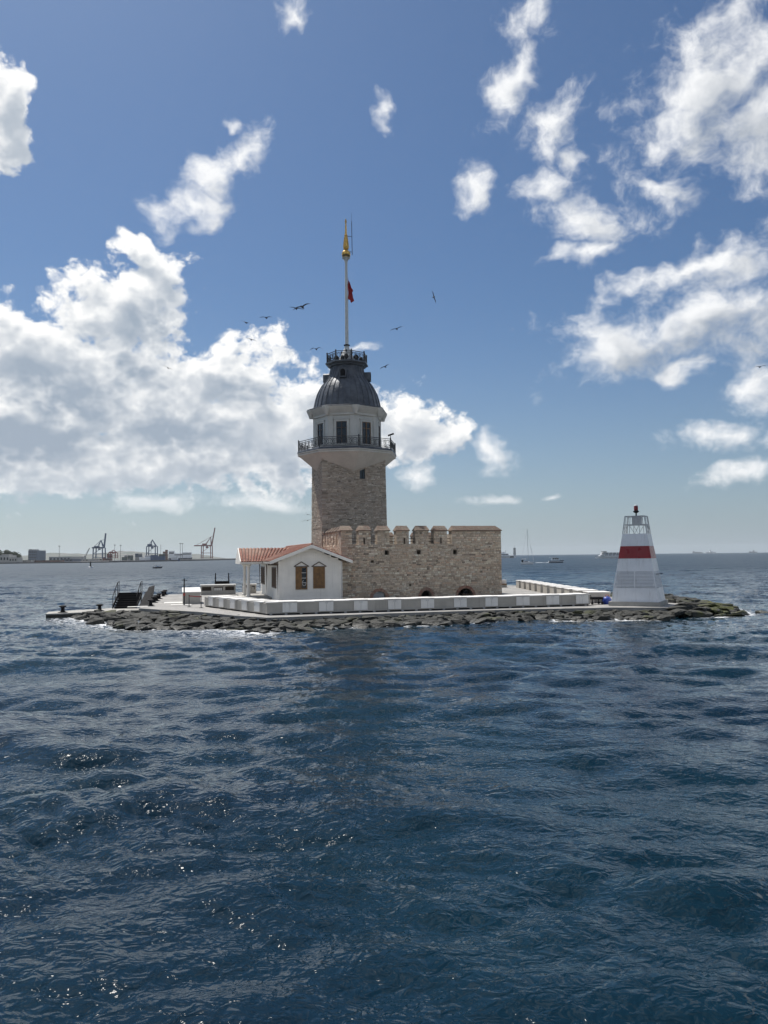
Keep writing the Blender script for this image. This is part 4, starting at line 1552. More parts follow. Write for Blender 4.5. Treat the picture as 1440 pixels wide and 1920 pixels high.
for (v0, v1, z0, z1) in [(0.1, 2.95, 1.6, 3.42), (9.4, 12.3, 1.65, 3.4)]:
    n = 3
    f = MB()
    for i in range(n + 1):
        vv = v0 + (v1 - v0 - 0.12) * i / n
        f.box(HL - 0.09, HL, vv, vv + 0.12, z0, z1)
    f.box(HL - 0.08, HL, v0 + 0.12, v1 - 0.12, z1 - 0.1, z1 - 0.003)
    f.box(HL - 0.08, HL, v0 + 0.12, v1 - 0.12, z0 + 0.003, z0 + 0.1)
    w_ = f.build('window', M['dark_wood'], house, HO)
    MB().box(HL - 0.045, HL - 0.035, v0 + 0.1, v1 - 0.1, z0 + 0.08, z1 - 0.08).build('glass', M['glass'], w_, HO)
    for i in range(n):
        vv = v0 + 0.12 + (v1 - v0 - 0.12) * i / n
        MB().box(HL - 0.075, HL - 0.05, vv + 0.05, vv + 0.3, z0 + 0.1, z1 - 0.1).build('shutter', M['wood'], w_, HO)
for (u, v, zt) in [(HL - 0.07, HF + 0.02, 3.75), (HL - 0.09, 6.8, 3.75), (HL - 0.09, HB - 0.1, 3.75)]:
    MB().tube([(u - 0.45, v, zt + 0.16), (u - 0.05, v, zt - 0.08), (u - 0.03, v, zt - 0.3), (u - 0.03, v, DECK + 0.08)], 0.05, 6).build('downpipe', M['dark_wood'], house, HO, smooth=True)
MB().tube([(HR + 0.1, HF - 0.03, 3.9), (HR + 0.1, HF - 0.03, DECK)], 0.05, 6).build('downpipe', M['bench_white'], house, HO, smooth=True)


def tiled_slope(name, e0, e1, r0, r1, parent):
    """a roof slope from eave e0-e1 up to ridge r0-r1, covered with barrel tiles"""
    e0, e1, r0, r1 = map(Vector, (e0, e1, r0, r1))
    along = (e1 - e0)
    nrm = (e1 - e0).cross(r0 - e0).normalized()
    if nrm.z < 0:
        nrm = -nrm
    th = 0.07
    mb = MB()
    mb.hexa([p - nrm * th for p in (e0, e1, r1, r0)], [e0, e1, r1, r0])
    sl = mb.build(name, M['dark_wood'], parent, HO)
    ncol = max(4, int(along.length / 0.22))
    nrow = max(3, int((r0 - e0).length / 0.34))
    tb = MB()
    rt_ = random.Random(ncol)
    for j in range(nrow):
        for i in range(ncol):
            f0, f1 = i / ncol, (i + 1) / ncol
            g0, g1 = j / nrow - (0.02 if j else 0.03), (j + 1) / nrow

            def pt(f, g_, h):
                a = e0 + (e1 - e0) * f
                b = r0 + (r1 - r0) * f
                return a + (b - a) * g_ + nrm * h
            lift = 0.03 + rt_.uniform(0, 0.012)
            q = []
            for g_, hh in ((g0, lift), (g1, 0.012)):
                for s, hs in ((0.04, 0.0), (0.3, 0.075), (0.62, 0.075), (0.9, 0.0)):
                    q.append(pt(f0 + (f1 - f0) * s, g_, hh * 0.6 + hs * (1.0 if g_ == g0 else 0.85)))
            b4 = [pt(f0 + (f1 - f0) * s, g0, 0.0) for s in (0.04, 0.9)]
            tb.add(q + b4, [(0, 1, 5, 4), (1, 2, 6, 5), (2, 3, 7, 6), (0, 8, 9, 3, 2, 1)])
    tb.build('tile_rows', M['tile'], sl, HO, recalc=False, kind='stuff')
    return sl


VF, VB = HF - 0.75, HB + 0.4
EL, ER = -6.58, 0.5
tiled_slope('roof_slope', (EL, VF, ZE), (EL, VB, ZE), (UP, VF, ZP), (UP, VB, ZP), house)
tiled_slope('roof_slope', (ER, VF, ZE), (ER, VB, ZE), (UP, VF, ZP), (UP, VB, ZP), house)
mb = MB()
for sgn, ee in ((-1, EL), (1, ER)):
    a, b = Vector((ee, VF, ZE)), Vector((UP, VF, ZP))
    mb.hexa([(a.x, VF - 0.04, a.z - 0.26), (b.x, VF - 0.04, b.z - 0.26), (b.x, VF + 0.03, b.z - 0.26), (a.x, VF + 0.03, a.z - 0.26)], [(a.x, VF - 0.04, a.z + 0.01), (b.x, VF - 0.04, b.z + 0.01), (b.x, VF + 0.03, b.z + 0.01), (a.x, VF + 0.03, a.z + 0.01)])
    mb.build('bargeboard', M['white_wood'], house, HO)
    mb = MB()
for ee in (EL, ER):
    MB().box(ee - 0.03, ee + 0.03, VF + 0.035, VB, ZE - 0.2, ZE - 0.02).build('fascia', M['white_wood'], house, HO)
mb = MB()
for sgn, ee in ((-1, EL), (1, ER)):
    mb = MB()
    mb.hexa([(ee, VF + 0.04, ZE - 0.16), (UP, VF + 0.04, ZP - 0.16), (UP, HF + 0.1, ZP - 0.16), (ee, HF + 0.1, ZE - 0.16)], [(ee, VF + 0.04, ZE - 0.12), (UP, VF + 0.04, ZP - 0.12), (UP, HF + 0.1, ZP - 0.12), (ee, HF + 0.1, ZE - 0.12)])
    mb.build('soffit', M['white_wood'], house, HO)
MB().tube([(UP, VF - 0.02, ZP + 0.06), (UP, VB, ZP + 0.06)], 0.10, 8).build('ridge_tiles', M['tile'], house, HO)
for i in range(5):
    MB().box(EL + 0.1, HL, HF + 0.4 + i * 0.35, HF + 0.47 + i * 0.35, 3.62, 3.74).build('bracket', M['dark_wood'], house, HO)
# porch wing to the left
WL, WF, WB, WR = -8.55, 3.15, 8.9, 6.02
tiled_slope('porch_slope', (WL, WF, ZE - 0.02), (-4.6, WF, ZE - 0.02), (WL, WR, ZP - 0.18), (UP, WR, ZP - 0.18), house)
tiled_slope('porch_slope', (WL, WB, ZE - 0.02), (-4.6, WB, ZE - 0.02), (WL, WR, ZP - 0.18), (UP, WR, ZP - 0.18), house)
MB().box(WL - 0.02, HL - 0.9, WF - 0.03, WF + 0.04, ZE - 0.22, ZE - 0.03).build('fascia', M['white_wood'], house, HO)
MB().ext([(WF - 0.05, ZE - 0.24), (WB + 0.05, ZE - 0.24), (WB + 0.05, ZE + 0.0), (WR, ZP - 0.12), (WF - 0.05, ZE + 0.0)], 'x', WL - 0.09, WL - 0.02).build('porch_gable', M['white_wood'], house, HO)
MB().box(WL + 0.05, HL - 0.03, WF + 0.1, WB - 0.1, 3.70, 3.78).build('porch_ceiling', M['white_wood'], house, HO)
MB().box(WL + 0.1, HL - 0.06, WF + 0.0, WB + 0.2, DECK, DECK + 0.12).build('porch_step', M['concrete'], house, HO)
for (u, v) in ((-7.83, 3.95), (-7.83, 8.2)):
    mb = MB()
    mb.lathe([(0.26, DECK + 0.12), (0.26, DECK + 0.3), (0.19, DECK + 0.34), (0.19, DECK + 0.95), (0.15, DECK + 1.0), (0.135, 3.4), (0.16, 3.44), (0.16, 3.5), (0.24, 3.58), (0.28, 3.6), (0.28, 3.69)], 8, (u, v), R(22.5))
    mb.build('column', M['white_wood'], house, HO)

# cannon in the arch
cp = W(11.73, -0.15, DECK + 0.33)
t = thing('cannon', 'dark cannon muzzle pointing out of the right hand arch', 'cannon', cp, ANG)
mb = MB()
mb.lathe([(0.13, 0), (0.16, 0.05), (0.15, 0.2), (0.12, 0.25), (0.15, 1.0)], 14)
mb.v = [(x_, z_, y_) for x_, y_, z_ in mb.v]
mb.build('barrel', M['iron'], t, smooth=True)
mb = MB()
mb.lathe([(0.10, -0.004), (0.1, 0.0)], 12)
mb.v = [(x_, z_ - 0.004, y_) for x_, y_, z_ in mb.v]
mb.build('bore_shade', M['black'], t)  # black disc coloured for the shade in the barrel; its end is closed
MB().box(-0.25, 0.25, 0.1, 0.9, -0.33, -0.12).build('carriage', M['dark_wood'], t)

# ------------------------------------------------------------------ beacon
BC = (18.43, 56.15)
bea = thing('beacon', 'white steel beacon tower with a red band and louvred base on the rocks', 'beacon', (BC[0], BC[1], DECK), R(-28))
pl = MB().box(-1.78, 1.78, -1.78, 1.78, -0.3, 0.30)
pl.build('plinth', M['concrete'], bea)


def bh(z):
    return 1.62 - (1.62 - 0.86) * (z - 0.303) / (5.14 - 0.303)


def band(name, z0, z1, mat_, inset=0.0):
    a, b = bh(z0) - inset, bh(z1) - inset
    return MB().hexa([(-a, -a, z0), (a, -a, z0), (a, a, z0), (-a, a, z0)], [(-b, -b, z1), (b, -b, z1), (b, b, z1), (-b, b, z1)]).build(name, mat_, bea)


band('base_panel', 0.303, 1.28, M['beacon_white'])
band('louvre_core', 1.283, 2.42, M['steel'], 0.2)
band('body_panel', 2.423, 3.36, M['beacon_white'])
band('red_band', 3.363, 4.25, M['beacon_red'])
band('top_panel', 4.253, 5.14, M['beacon_white'])
for s in range(4):
    ca, sa = math.cos(R(90 * s)), math.sin(R(90 * s))
    for i in range(11):
        z = 1.31 + i * 0.1
        a = bh(z)
        for (x0, x1) in ((-a + 0.06, -0.04), (0.04, a - 0.06)):
            b_ = [(x0, -a, z), (x1, -a, z), (x1, -a + 0.05, z + 0.045), (x0, -a + 0.05, z + 0.045)]
            t_ = [(p[0], p[1], p[2] + 0.035) for p in b_]
            mb = MB().hexa(b_, t_)
            mb.v = [(p[0] * ca - p[1] * sa, p[0] * sa + p[1] * ca, p[2]) for p in mb.v]
            mb.build('louvre_slat', M['beacon_white'], bea)
    for x in (-1, 0, 1):
        mb = MB()
        a0_, a1_ = bh(1.283), bh(2.42)
        p0 = (x * (a0_ - 0.03), -a0_ + 0.03, 1.283)
        p1 = (x * (a1_ - 0.03), -a1_ + 0.03, 2.42)
        mb.bar(p0, p1, 0.07)
        mb.v = [(p[0] * ca - p[1] * sa, p[0] * sa + p[1] * ca, p[2]) for p in mb.v]
        mb.build('louvre_frame', M['beacon_white'], bea)
# open steel head
for s in range(4):
    ca, sa = math.cos(R(90 * s)), math.sin(R(90 * s))

    def rot(p):
        return (p[0] * ca - p[1] * sa, p[0] * sa + p[1] * ca, p[2])
    z0, z1, z2 = 5.14, 5.80, 6.42
    a0_, a1_, a2_ = 0.84, bh(z1) - 0.02, bh(z2) + 0.02
    MB().bar(rot((-a0_, -a0_, z0)), rot((-a2_, -a2_, z2)), 0.055).build('head_post', M['steel'], bea)
    for f in (-0.45, 0.42):
        MB().bar(rot((f * a0_, -a0_, z0)), rot((f * a2_, -a2_, z2)), 0.035).build('head_post', M['steel'], bea)
    for zz, aa in ((z1, a1_), (z2, a2_)):
        MB().bar(rot((-aa, -aa, zz)), rot((aa, -aa, zz)), 0.055).build('head_rail', M['steel'], bea)
    MB().bar(rot((-a0_ * 0.45, -a0_, z1)), rot((0, -a0_, z0)), 0.028).build('head_brace', M['steel'], bea)
    MB().bar(rot((a0_ * 0.42, -a0_, z1)), rot((0, -a0_, z0)), 0.028).build('head_brace', M['steel'], bea)
    MB().bar(rot((-a0_ * 0.9, -a0_, z0)), rot((-a0_ * 0.5, -a0_, z1)), 0.028).build('head_brace', M['steel'], bea)
MB().box(-0.26, 0.36, -0.3, 0.3, 5.83, 6.46).build('battery_box', M['steel'], bea)
MB().tube([(0, 0, 6.46), (0, 0, 6.66)], 0.05, 8).build('lamp_stem', M['black'], bea)
lmp = MB().lathe([(0.06, 6.66), (0.2, 6.74), (0.22, 6.80), (0.15, 6.83), (0.15, 6.86)], 14).build('lamp_base', M['black'], bea)
MB().lathe([(0.14, 6.863), (0.155, 7.0), (0.14, 7.16), (0.13, 7.18)], 14).build('lens', M['red_lens'], lmp, smooth=True)
MB().lathe([(0.15, 7.183), (0.15, 7.22), (0.08, 7.27), (0.02, 7.29)], 14).build('cap', M['steel'], lmp, smooth=True)
MB().tube([(0.9, -0.4, 2.2), (1.75, -0.2, 2.26)], 0.03, 5).build('outrigger', M['iron'], bea)

# ------------------------------------------------------------------ small things on the deck
t = ithing('handcart', 'black wheeled cart parked at the right end of the front bench', 'cart', (15.6, -16.2, DECK))
oo = (15.6, -16.2, DECK)
MB().box(15.25, 16.2, -16.5, -15.9, DECK + 0.38, DECK + 0.55).build('tray', M['black'], t, oo)
for (u, v) in ((15.3, -16.45), (16.12, -16.45), (15.3, -15.95), (16.12, -15.95)):
    MB().bar((u, v, DECK + 0.12), (u, v, DECK + 0.38), 0.05).build('leg', M['black'], t, oo)
    mb = MB().lathe([(0.09, -0.03), (0.1, 0), (0.09, 0.03)], 10)
    mb.v = [(x_ + u, z_ + v, y_ + DECK + 0.1) for x_, y_, z_ in mb.v]
    mb.build('wheel', M['black'], t, oo)
MB().tube([(15.25, -16.45, DECK + 0.5), (15.1, -16.45, DECK + 0.85), (15.1, -15.95, DECK + 0.85), (15.25, -15.95, DECK + 0.5)], 0.025, 5).build('handle', M['black'], t, oo)
t = ithing('blue_bag', 'blue bag with red handles beside the black cart near the beacon', 'bag', (16.6, -16.3, DECK))
oo = (16.6, -16.3, DECK)
MB().lathe([(0.26, DECK), (0.32, DECK + 0.1), (0.34, DECK + 0.35), (0.24, DECK + 0.52), (0.08, DECK + 0.58)], 9, (16.6, -16.3)).build('body', M['blue_bag'], t, oo, smooth=True)
MB().tube([(16.45 + 0.15 * (1 - math.cos(R(a))), -16.35, DECK + 0.55 + 0.16 * math.sin(R(a))) for a in range(0, 181, 30)], 0.025, 5).build('handle', M['red_tape'], t, oo)

# slatted white counter and low kiosk counters on the left
oo = (-12.9, -1.4, DECK)
t = ithing('slatted_counter', 'white box counter with sloping slatted top at the left of the deck', 'counter', oo)
MB().box(-13.65, -12.25, -2.3, 0.9, DECK, DECK + 0.92).build('body', M['bench'], t, oo)
for i in range(5):
    v = -2.35 + i * 0.66
    MB().hexa([(-13.7, v, DECK + 0.925 + i * 0.05), (-12.2, v, DECK + 0.925 + i * 0.05), (-12.2, v + 0.56, DECK + 0.96 + i * 0.05), (-13.7, v + 0.56, DECK + 0.96 + i * 0.05)],
              [(-13.7, v, DECK + 1.0 + i * 0.05), (-12.2, v, DECK + 1.0 + i * 0.05), (-12.2, v + 0.56, DECK + 1.04 + i * 0.05), (-13.7, v + 0.56, DECK + 1.04 + i * 0.05)]).build('slat', M['bench_white'], t, oo)


def niche_counter(label, u0, u1, v0, v1, n, h, name='niche_counter'):
    oo = ((u0 + u1) / 2, v0, DECK)
    t = ithing(name, label, 'counter', oo)
    mb = MB()
    w = (u1 - u0) / n
    hs = [(u0 + w * i + 0.12, u0 + w * (i + 1) - 0.12, DECK + h * 0.45, DECK + h * 0.86) for i in range(n)]
    holed_wall(mb, u0, u1, DECK, DECK + h, hs, v0, v0 + 0.5)
    mb.build('body', M['bench'], t, oo, recalc=False)
    MB().box(u0 + 0.01, u1 - 0.01, v0 + 0.503, v1, DECK, DECK + h - 0.01).build('back', M['dark_wood'], t, oo)
    MB().box(u0 - 0.06, u1 + 0.06, v0 - 0.06, v1 + 0.05, DECK + h + 0.003, DECK + h + 0.08).build('top', M['bench_white'], t, oo)
    for i, q_ in enumerate(hs):
        if i % 2 == 1 or n == 1:
            for k in range(4):
                ww = (q_[1] - q_[0] - 0.1) / 4
                MB().box(q_[0] + 0.05 + k * ww, q_[0] + 0.02 + (k + 1) * ww, v0 + 0.1, v0 + 0.14, q_[2], q_[3] - 0.12).build('jar_rack', M['bench_white'], t, oo)
    return t


niche_counter('long pale counter with three niches in front of the sea', -11.8, -8.35, 12.8, 13.9, 3, 0.95)
niche_counter('small grey counter standing behind the porch column', -7.3, -6.1, 14.4, 15.1, 2, 0.9)
# raised gangway behind the counters
oo = (-9.6, 15.6, DECK)
t = ithing('raised_gangway', 'black raised gangway with two upright posts behind the long counter', 'gangway', oo)
for du in (-0.62, 0.72):
    MB().tube([(-9.6 + du * 1.08, 15.6, DECK), (-9.6 + du, 15.6, DECK + 2.15)], 0.09, 6, 0.05).build('post', M['black'], t, oo)
MB().box(-10.2, -8.9, 15.5, 15.56, DECK + 0.3, DECK + 1.3).build('panel', M['black'], t, oo)
# railing along the far edge
oo = (-8.0, 15.9, DECK)
t = ithing('edge_railing', 'thin steel railing along the far edge beside the long counter', 'railing', oo)
MB().bar((-9.8, 15.9, DECK + 0.95), (-5.0, 15.9, DECK + 0.95), 0.05).build('top_rail', M['iron'], t, oo)
for u in (-9.75, -7.4, -5.05):
    MB().bar((u, 15.9, DECK), (u, 15.9, DECK + 0.95), 0.05).build('post', M['iron'], t, oo)
# barrier posts with red tape
oo = (-13.0, -6.9, DECK)
t = ithing('tape_barrier', 'pair of thin barrier posts joined by red tape', 'barrier', oo)
for (u, v) in ((-13.2, -6.1), (-12.35, -7.75)):
    mb = MB().lathe([(0.16, DECK), (0.15, DECK + 0.03), (0.03, DECK + 0.05), (0.03, DECK + 0.86), (0.045, DECK + 0.87), (0.045, DECK + 0.92)], 8, (u, v))
    mb.build('post', M['iron'], t, oo)
MB().hexa([(-13.2, -6.1, DECK + 0.80), (-12.35, -7.75, DECK + 0.80), (-12.34, -7.74, DECK + 0.80), (-13.19, -6.09, DECK + 0.80)], [(-13.2, -6.1, DECK + 0.87), (-12.35, -7.75, DECK + 0.87), (-12.34, -7.74, DECK + 0.87), (-13.19, -6.09, DECK + 0.87)]).build('tape', M['red_tape'], t, oo)
oo = (-13.55, -3.7, DECK)
t = ithing('lamp_post', 'slim dark post with a short cross arm beside the slatted counter', 'post', oo)
MB().lathe([(0.09, DECK), (0.06, DECK + 0.05), (0.05, DECK + 2.0), (0.03, DECK + 2.12)], 8, (-13.55, -3.7)).build('pole', M['iron'], t, oo)
MB().bar((-13.75, -3.7, DECK + 2.0), (-13.3, -3.7, DECK + 1.98), 0.05).build('arm', M['iron'], t, oo)
MB().box(-13.63, -13.47, -3.77, -3.63, DECK + 0.75, DECK + 0.95).build('clip', M['red_tape'], t, oo)

# boarding stairs on the landing stage
sx_, sy_ = -21.0, 62.1
st = thing('boarding_stairs', 'black steel boarding stairs with handrails on the landing stage', 'stairs', (sx_, sy_, 0.335), R(6))
for i in range(7):
    MB().box(-0.8, 0.95, 0.3 * i, 0.3 * i + 0.3, 0.17 * i + 0.09, 0.17 * (i + 1)).build('step', M['black'], st)
    MB().box(-0.78, 0.93, 0.3 * i + 0.27, 0.3 * i + 0.295, 0.17 * i + (0 if i == 0 else -0.08), 0.17 * i + 0.088).build('riser', M['black'], st)
for s in (-0.86, 1.0):
    MB().hexa([(s - 0.03, 0.0, 0.0), (s + 0.03, 0.0, 0.0), (s + 0.03, 2.1, 0.95), (s - 0.03, 2.1, 0.95)], [(s - 0.03, 0.0, 0.22), (s + 0.03, 0.0, 0.22), (s + 0.03, 2.1, 1.26), (s - 0.03, 2.1, 1.26)]).build('stringer', M['black'], st)
    MB().tube([(s, 0.02, 0.95), (s, 1.65, 2.05), (s, 2.2, 2.1)], 0.03, 6).build('handrail', M['black'], st)
    for y_ in (0.05, 0.85, 1.65, 2.15):
        MB().bar((s, y_, y_ * 0.5), (s, y_, min(0.95 + y_ * 0.67, 2.08)), 0.04).build('baluster', M['black'], st)
    for y_ in (2.05,):
        MB().bar((s * 0.95, y_, 0), (s * 0.95, y_, 1.1), 0.08).build('leg', M['black'], st)


def bollard(name, label, p, s=1.0, group='mooring bollards along the left edge'):
    t = thing(name, label, 'bollard', p, 0, group)
    MB().lathe([(0.2 * s, 0), (0.2 * s, 0.04), (0.11 * s, 0.1), (0.1 * s, 0.36), (0.2 * s, 0.42), (0.21 * s, 0.48), (0.1 * s, 0.53)], 10).build('body', M['black'], t, smooth=True)
    MB().lathe([(0.28 * s, 0.0), (0.28 * s, 0.03)], 10).build('base_plate', M['iron'], t)


bollard('bollard', 'black bollard at the outer left tip of the landing stage', (-24.3, 58.3, 0.335), 1.3)
bollard('bollard', 'black bollard on the landing stage left of the boarding stairs', (-22.0, 59.6, 0.335), 1.3)
names = ['nearest bollard on the deck edge beside the folded ramps', 'second bollard from the front on the left deck edge', 'third bollard from the front on the left deck edge',
         'fourth bollard from the front on the left deck edge', 'fifth bollard from the front just past the folded ramps', 'farthest bollard at the back left corner of the deck']
for (u, v), nm in zip([(-16.1, -3.6), (-16.0, 1.3), (-15.85, 3.9), (-15.7, 7.4), (-15.45, 12.3), (-15.3, 15.0)], names):
    bollard('bollard', nm, W(u, v, DECK), 1.25)
for (u, v, nm, hh) in [(-16.7, -1.8, 'nearer black folded boarding ramp sloping up at the left deck edge', 1.0), (-16.7, 5.2, 'farther black folded boarding ramp sloping up at the left deck edge', 1.15)]:
    oo = (u, v, DECK)
    t = ithing('boarding_ramp', nm, 'ramp', oo, 'folded boarding ramps')
    MB().hexa([(u - 0.3, v - 1.5, DECK - 0.1), (u + 0.5, v - 1.3, DECK - 0.1), (u + 0.6, v + 1.6, DECK + hh), (u + 0.1, v + 1.3, DECK + hh * 0.9)], [(u - 0.3, v - 1.5, DECK + 0.0), (u + 0.5, v - 1.3, DECK + 0.0), (u + 0.6, v + 1.5, DECK + hh + 0.12), (u + 0.1, v + 1.2, DECK + hh * 0.9 + 0.12)]).build('plate', M['black'], t, oo)
    MB().bar((u + 0.45, v + 1.2, DECK), (u + 0.5, v + 1.3, DECK + hh), 0.08).build('strut', M['iron'], t, oo)
    MB().tube([(u - 0.3, v - 1.45, DECK), (u + 0.55, v - 1.25, DECK)], 0.06, 6).build('hinge', M['iron'], t, oo)
# pale mats lying on the deck
M['mat'] = material('pale_mat', (0.62, 0.61, 0.58), None, 0.7, 2)
for (x, y, w, d, nm) in [(-19.2, 60.0, 1.5, 0.8, 'pale mat at the foot of the boarding stairs'), (-17.6, 65.0, 1.9, 2.2, 'pale mat lying on the deck beside the folded ramps'), (-16.3, 61.8, 1.6, 1.2, 'pale mat on the deck left of the slatted counter')]:
    m_ = MB().box(-w / 2, w / 2, -d / 2, d / 2, 0.0, 0.015).build('mat', M['mat'])
    m_.location = (x, y, DECK + 0.014)
    m_.rotation_euler = (0, 0, ANG)
    tag(m_, nm, 'mat', 'pale mats on the deck')


# ------------------------------------------------------------------ gulls
def make_gull(label, px, py, dist, span, yaw, arch, bank=0.0, sweep=0.12, flap=0.0, pitch=0.0):
    """one continuous mesh: body, head with bill, fan tail and two long bent wings"""
    mb = MB()
    s = span / 1.3 * 1.3
    st = [(-0.30, 0.055, 0.012), (-0.22, 0.045, 0.02), (-0.14, 0.045, 0.04), (0.0, 0.065, 0.062), (0.1, 0.062, 0.06), (0.17, 0.042, 0.045), (0.22, 0.038, 0.042), (0.26, 0.034, 0.036), (0.29, 0.014, 0.014), (0.345, 0.004, 0.004)]
    n = 8
    vs, fs = [], []
    for (x, w, h) in st:
        for i in range(n):
            a = 2 * math.pi * i / n
            vs.append((x * s, w * s * math.cos(a), h * s * math.sin(a) + (0.012 * s if x > 0.15 else 0)))
    for j in range(len(st) - 1):
        for i in range(n):
            k = (i + 1) % n
            fs.append((j * n + i, j * n + k, (j + 1) * n + k, (j + 1) * n + i))
    fs += [tuple(range(n - 1, -1, -1)), tuple((len(st) - 1) * n + i for i in range(n))]
    mb.add(vs, fs)
    for sd in (-1, 1):
        sec = []
        for f in (0.0, 0.2, 0.42, 0.62, 0.82, 1.0):
            y = 0.03 + f * 0.62
            ch = 0.22 * (1 - 0.25 * f) if f < 0.6 else 0.22 * (1 - 0.25 * f) * (1 - (f - 0.6) * 1.9)
            ch = max(ch, 0.018)
            x = 0.06 + (0.10 * f if f < 0.42 else 0.042 - sweep * (f - 0.42) * 2.2)
            zz = arch * math.sin(min(f / 0.45, 1) * math.pi / 2) - (arch * 1.15 + flap) * max(0, (f - 0.42) / 0.58) ** 1.2
            th = 0.022 * (1 - 0.75 * f)
            sec.append([(x, y, zz + 0.015), (x - ch * 0.35, y, zz + 0.015 + th), (x - ch, y, zz + 0.006), (x - ch * 0.4, y, zz + 0.012 - th * 0.4)])
        vs, fs = [], []
        for q_ in sec:
            vs += [(p[0] * s, sd * p[1] * s, p[2] * s) for p in q_]
        for j in range(len(sec) - 1):
            for i in range(4):
                k = (i + 1) % 4
                fs.append((j * 4 + i, j * 4 + k, (j + 1) * 4 + k, (j + 1) * 4 + i))
        fs += [(3, 2, 1, 0), tuple((len(sec) - 1) * 4 + i for i in range(4))]
        mb.add(vs, fs)
    o = mb.build('gull', M['gull'], smooth=True)
    o.location = spot(px, py, dist)
    o.rotation_euler = (R(bank), R(pitch), R(yaw))
    return tag(o, label, 'bird', 'gulls circling the tower')


make_gull('nearest gull with long arched wings, upper of the crossing pair left of the mast', 567, 576, 66, 1.35, 75, 0.10, -14, 0.16, 0.02)
make_gull('gull partly behind another, lower left of the crossing pair by the mast', 556, 579, 78, 1.2, 100, 0.07, 8, 0.1, 0.0)
make_gull('gull gliding level, left of the crossing pair of gulls', 499, 596, 92, 1.3, 80, 0.09, 2, 0.14, -0.02)
make_gull('gull tilted to the right, farthest left of the gulls under the blue sky', 461, 605, 100, 1.3, 70, 0.06, 22, 0.14)
make_gull('small gull just above the cloud edge, lowest of the left flock', 471, 637, 104, 1.3, 95, 0.06, 16, 0.1)
make_gull('gull with drooping wing tips just left of the upper gallery', 593, 655, 94, 1.35, 85, 0.14, -3, 0.1, 0.08)
make_gull('gull soaring right of the mast above the gallery', 744, 617, 92, 1.3, 80, 0.09, -14, 0.14, -0.02)
make_gull('gull with raised wings right of the upper gallery', 722, 688, 100, 1.2, 60, 0.10, -16, 0.1, -0.02)
make_gull('gull banking steeply on its side, highest right of the mast', 813, 557, 88, 1.2, 110, 0.05, 68, 0.12, 0.0, -10)
make_gull('faint gull in front of the big left cloud', 315, 690, 110, 1.3, 100, 0.05, 24, 0.1)
make_gull('gull by the right edge in front of a small cloud', 1425, 688, 96, 1.3, 80, 0.08, -4, 0.12, 0.02)
make_gull('gull low beside the left edge of the stone tower', 577, 976, 105, 1.25, 90, 0.10, -8, 0.1, 0.06)
make_gull('tiny gull just above another at the left edge of the stone tower', 577, 965, 150, 1.1, 70, 0.08, 10, 0.1, 0.06)


# ------------------------------------------------------------------ boats and ships
M['hull_white'] = material('hull_white', (0.85, 0.86, 0.86), (0.80, 0.81, 0.82), 0.35, 0.5)
M['hull_navy'] = material('hull_navy', (0.012, 0.018, 0.04), None, 0.3, 0.5)
M['hull_blue'] = material('hull_blue', (0.05, 0.10, 0.20), (0.04, 0.08, 0.16), 0.5, 0.2)
M['hull_grey'] = material('hull_grey', (0.16, 0.18, 0.20), None, 0.5, 0.2)
M['crane_blue'] = material('crane_blue', (0.06, 0.10, 0.19), None, 0.5, 0.2)
M['crane_red'] = material('crane_red', (0.24, 0.05, 0.045), None, 0.5, 0.2)
M['crane_grey'] = material('crane_grey', (0.25, 0.26, 0.26), None, 0.5, 0.2)
M['wake'] = material('wake_foam', (0.75, 0.77, 0.78), (0.45, 0.5, 0.54), 0.9, 1.0)


def hull(mb, L, B, H, draft=0.3, bow=1.0, stern=0.85, sheer=0.25, rake=0.12):
    """ship's hull, bow towards +x"""
    st = []
    for i in range(11):
        f = i / 10.0
        x = -L / 2 + L * f
        w = B / 2 * (stern + (1 - stern) * min(f / 0.3, 1)) if f < 0.3 else B / 2
        if f > 0.6:
            w = B / 2 * max(0.02, 1 - ((f - 0.6) / 0.4) ** (1.6 * bow))
        z1 = H * (1 + sheer * max(0, (f - 0.5) * 2) ** 2)
        st.append((x, w, z1))
    vs, fs = [], []
    for (x, w, z1) in st:
        xr = x + (rake * L * max(0, x / (L / 2)) ** 3)
        vs += [(x, -w * 0.75, -draft), (xr, -w, z1), (xr, w, z1), (x, w * 0.75, -draft)]
    for i in range(10):
        for k in range(4):
            a, b = i * 4 + k, i * 4 + (k + 1) % 4
            fs.append((a, b, b + 4, a + 4))
    fs += [(3, 2, 1, 0), (40, 41, 42, 43)]
    mb.add(vs, fs)
    return mb


def sea(px, dist):
    p = spot(px, 1040, dist)
    return (p.x, p.y, 0.0)


def wake(t, L, B, x0):
    vs, fs = [], []
    rw = random.Random(int(L * 10))
    for i in range(12):
        x = x0 - i * L * 0.09
        w = B * (0.6 + 0.04 * i) * rw.uniform(0.8, 1.2)
        vs += [(x, -w / 2, 0.05), (x, -w / 4, 0.13 * rw.uniform(0.5, 1.3)), (x, w / 4, 0.13 * rw.uniform(0.5, 1.3)), (x, w / 2, 0.05)]
    for i in range(11):
        for k in range(3):
            a = i * 4 + k
            fs.append((a, a + 1, a + 5, a + 4))
    o = MB().add(vs, fs).build('wake', M['wake'], t)
    return o


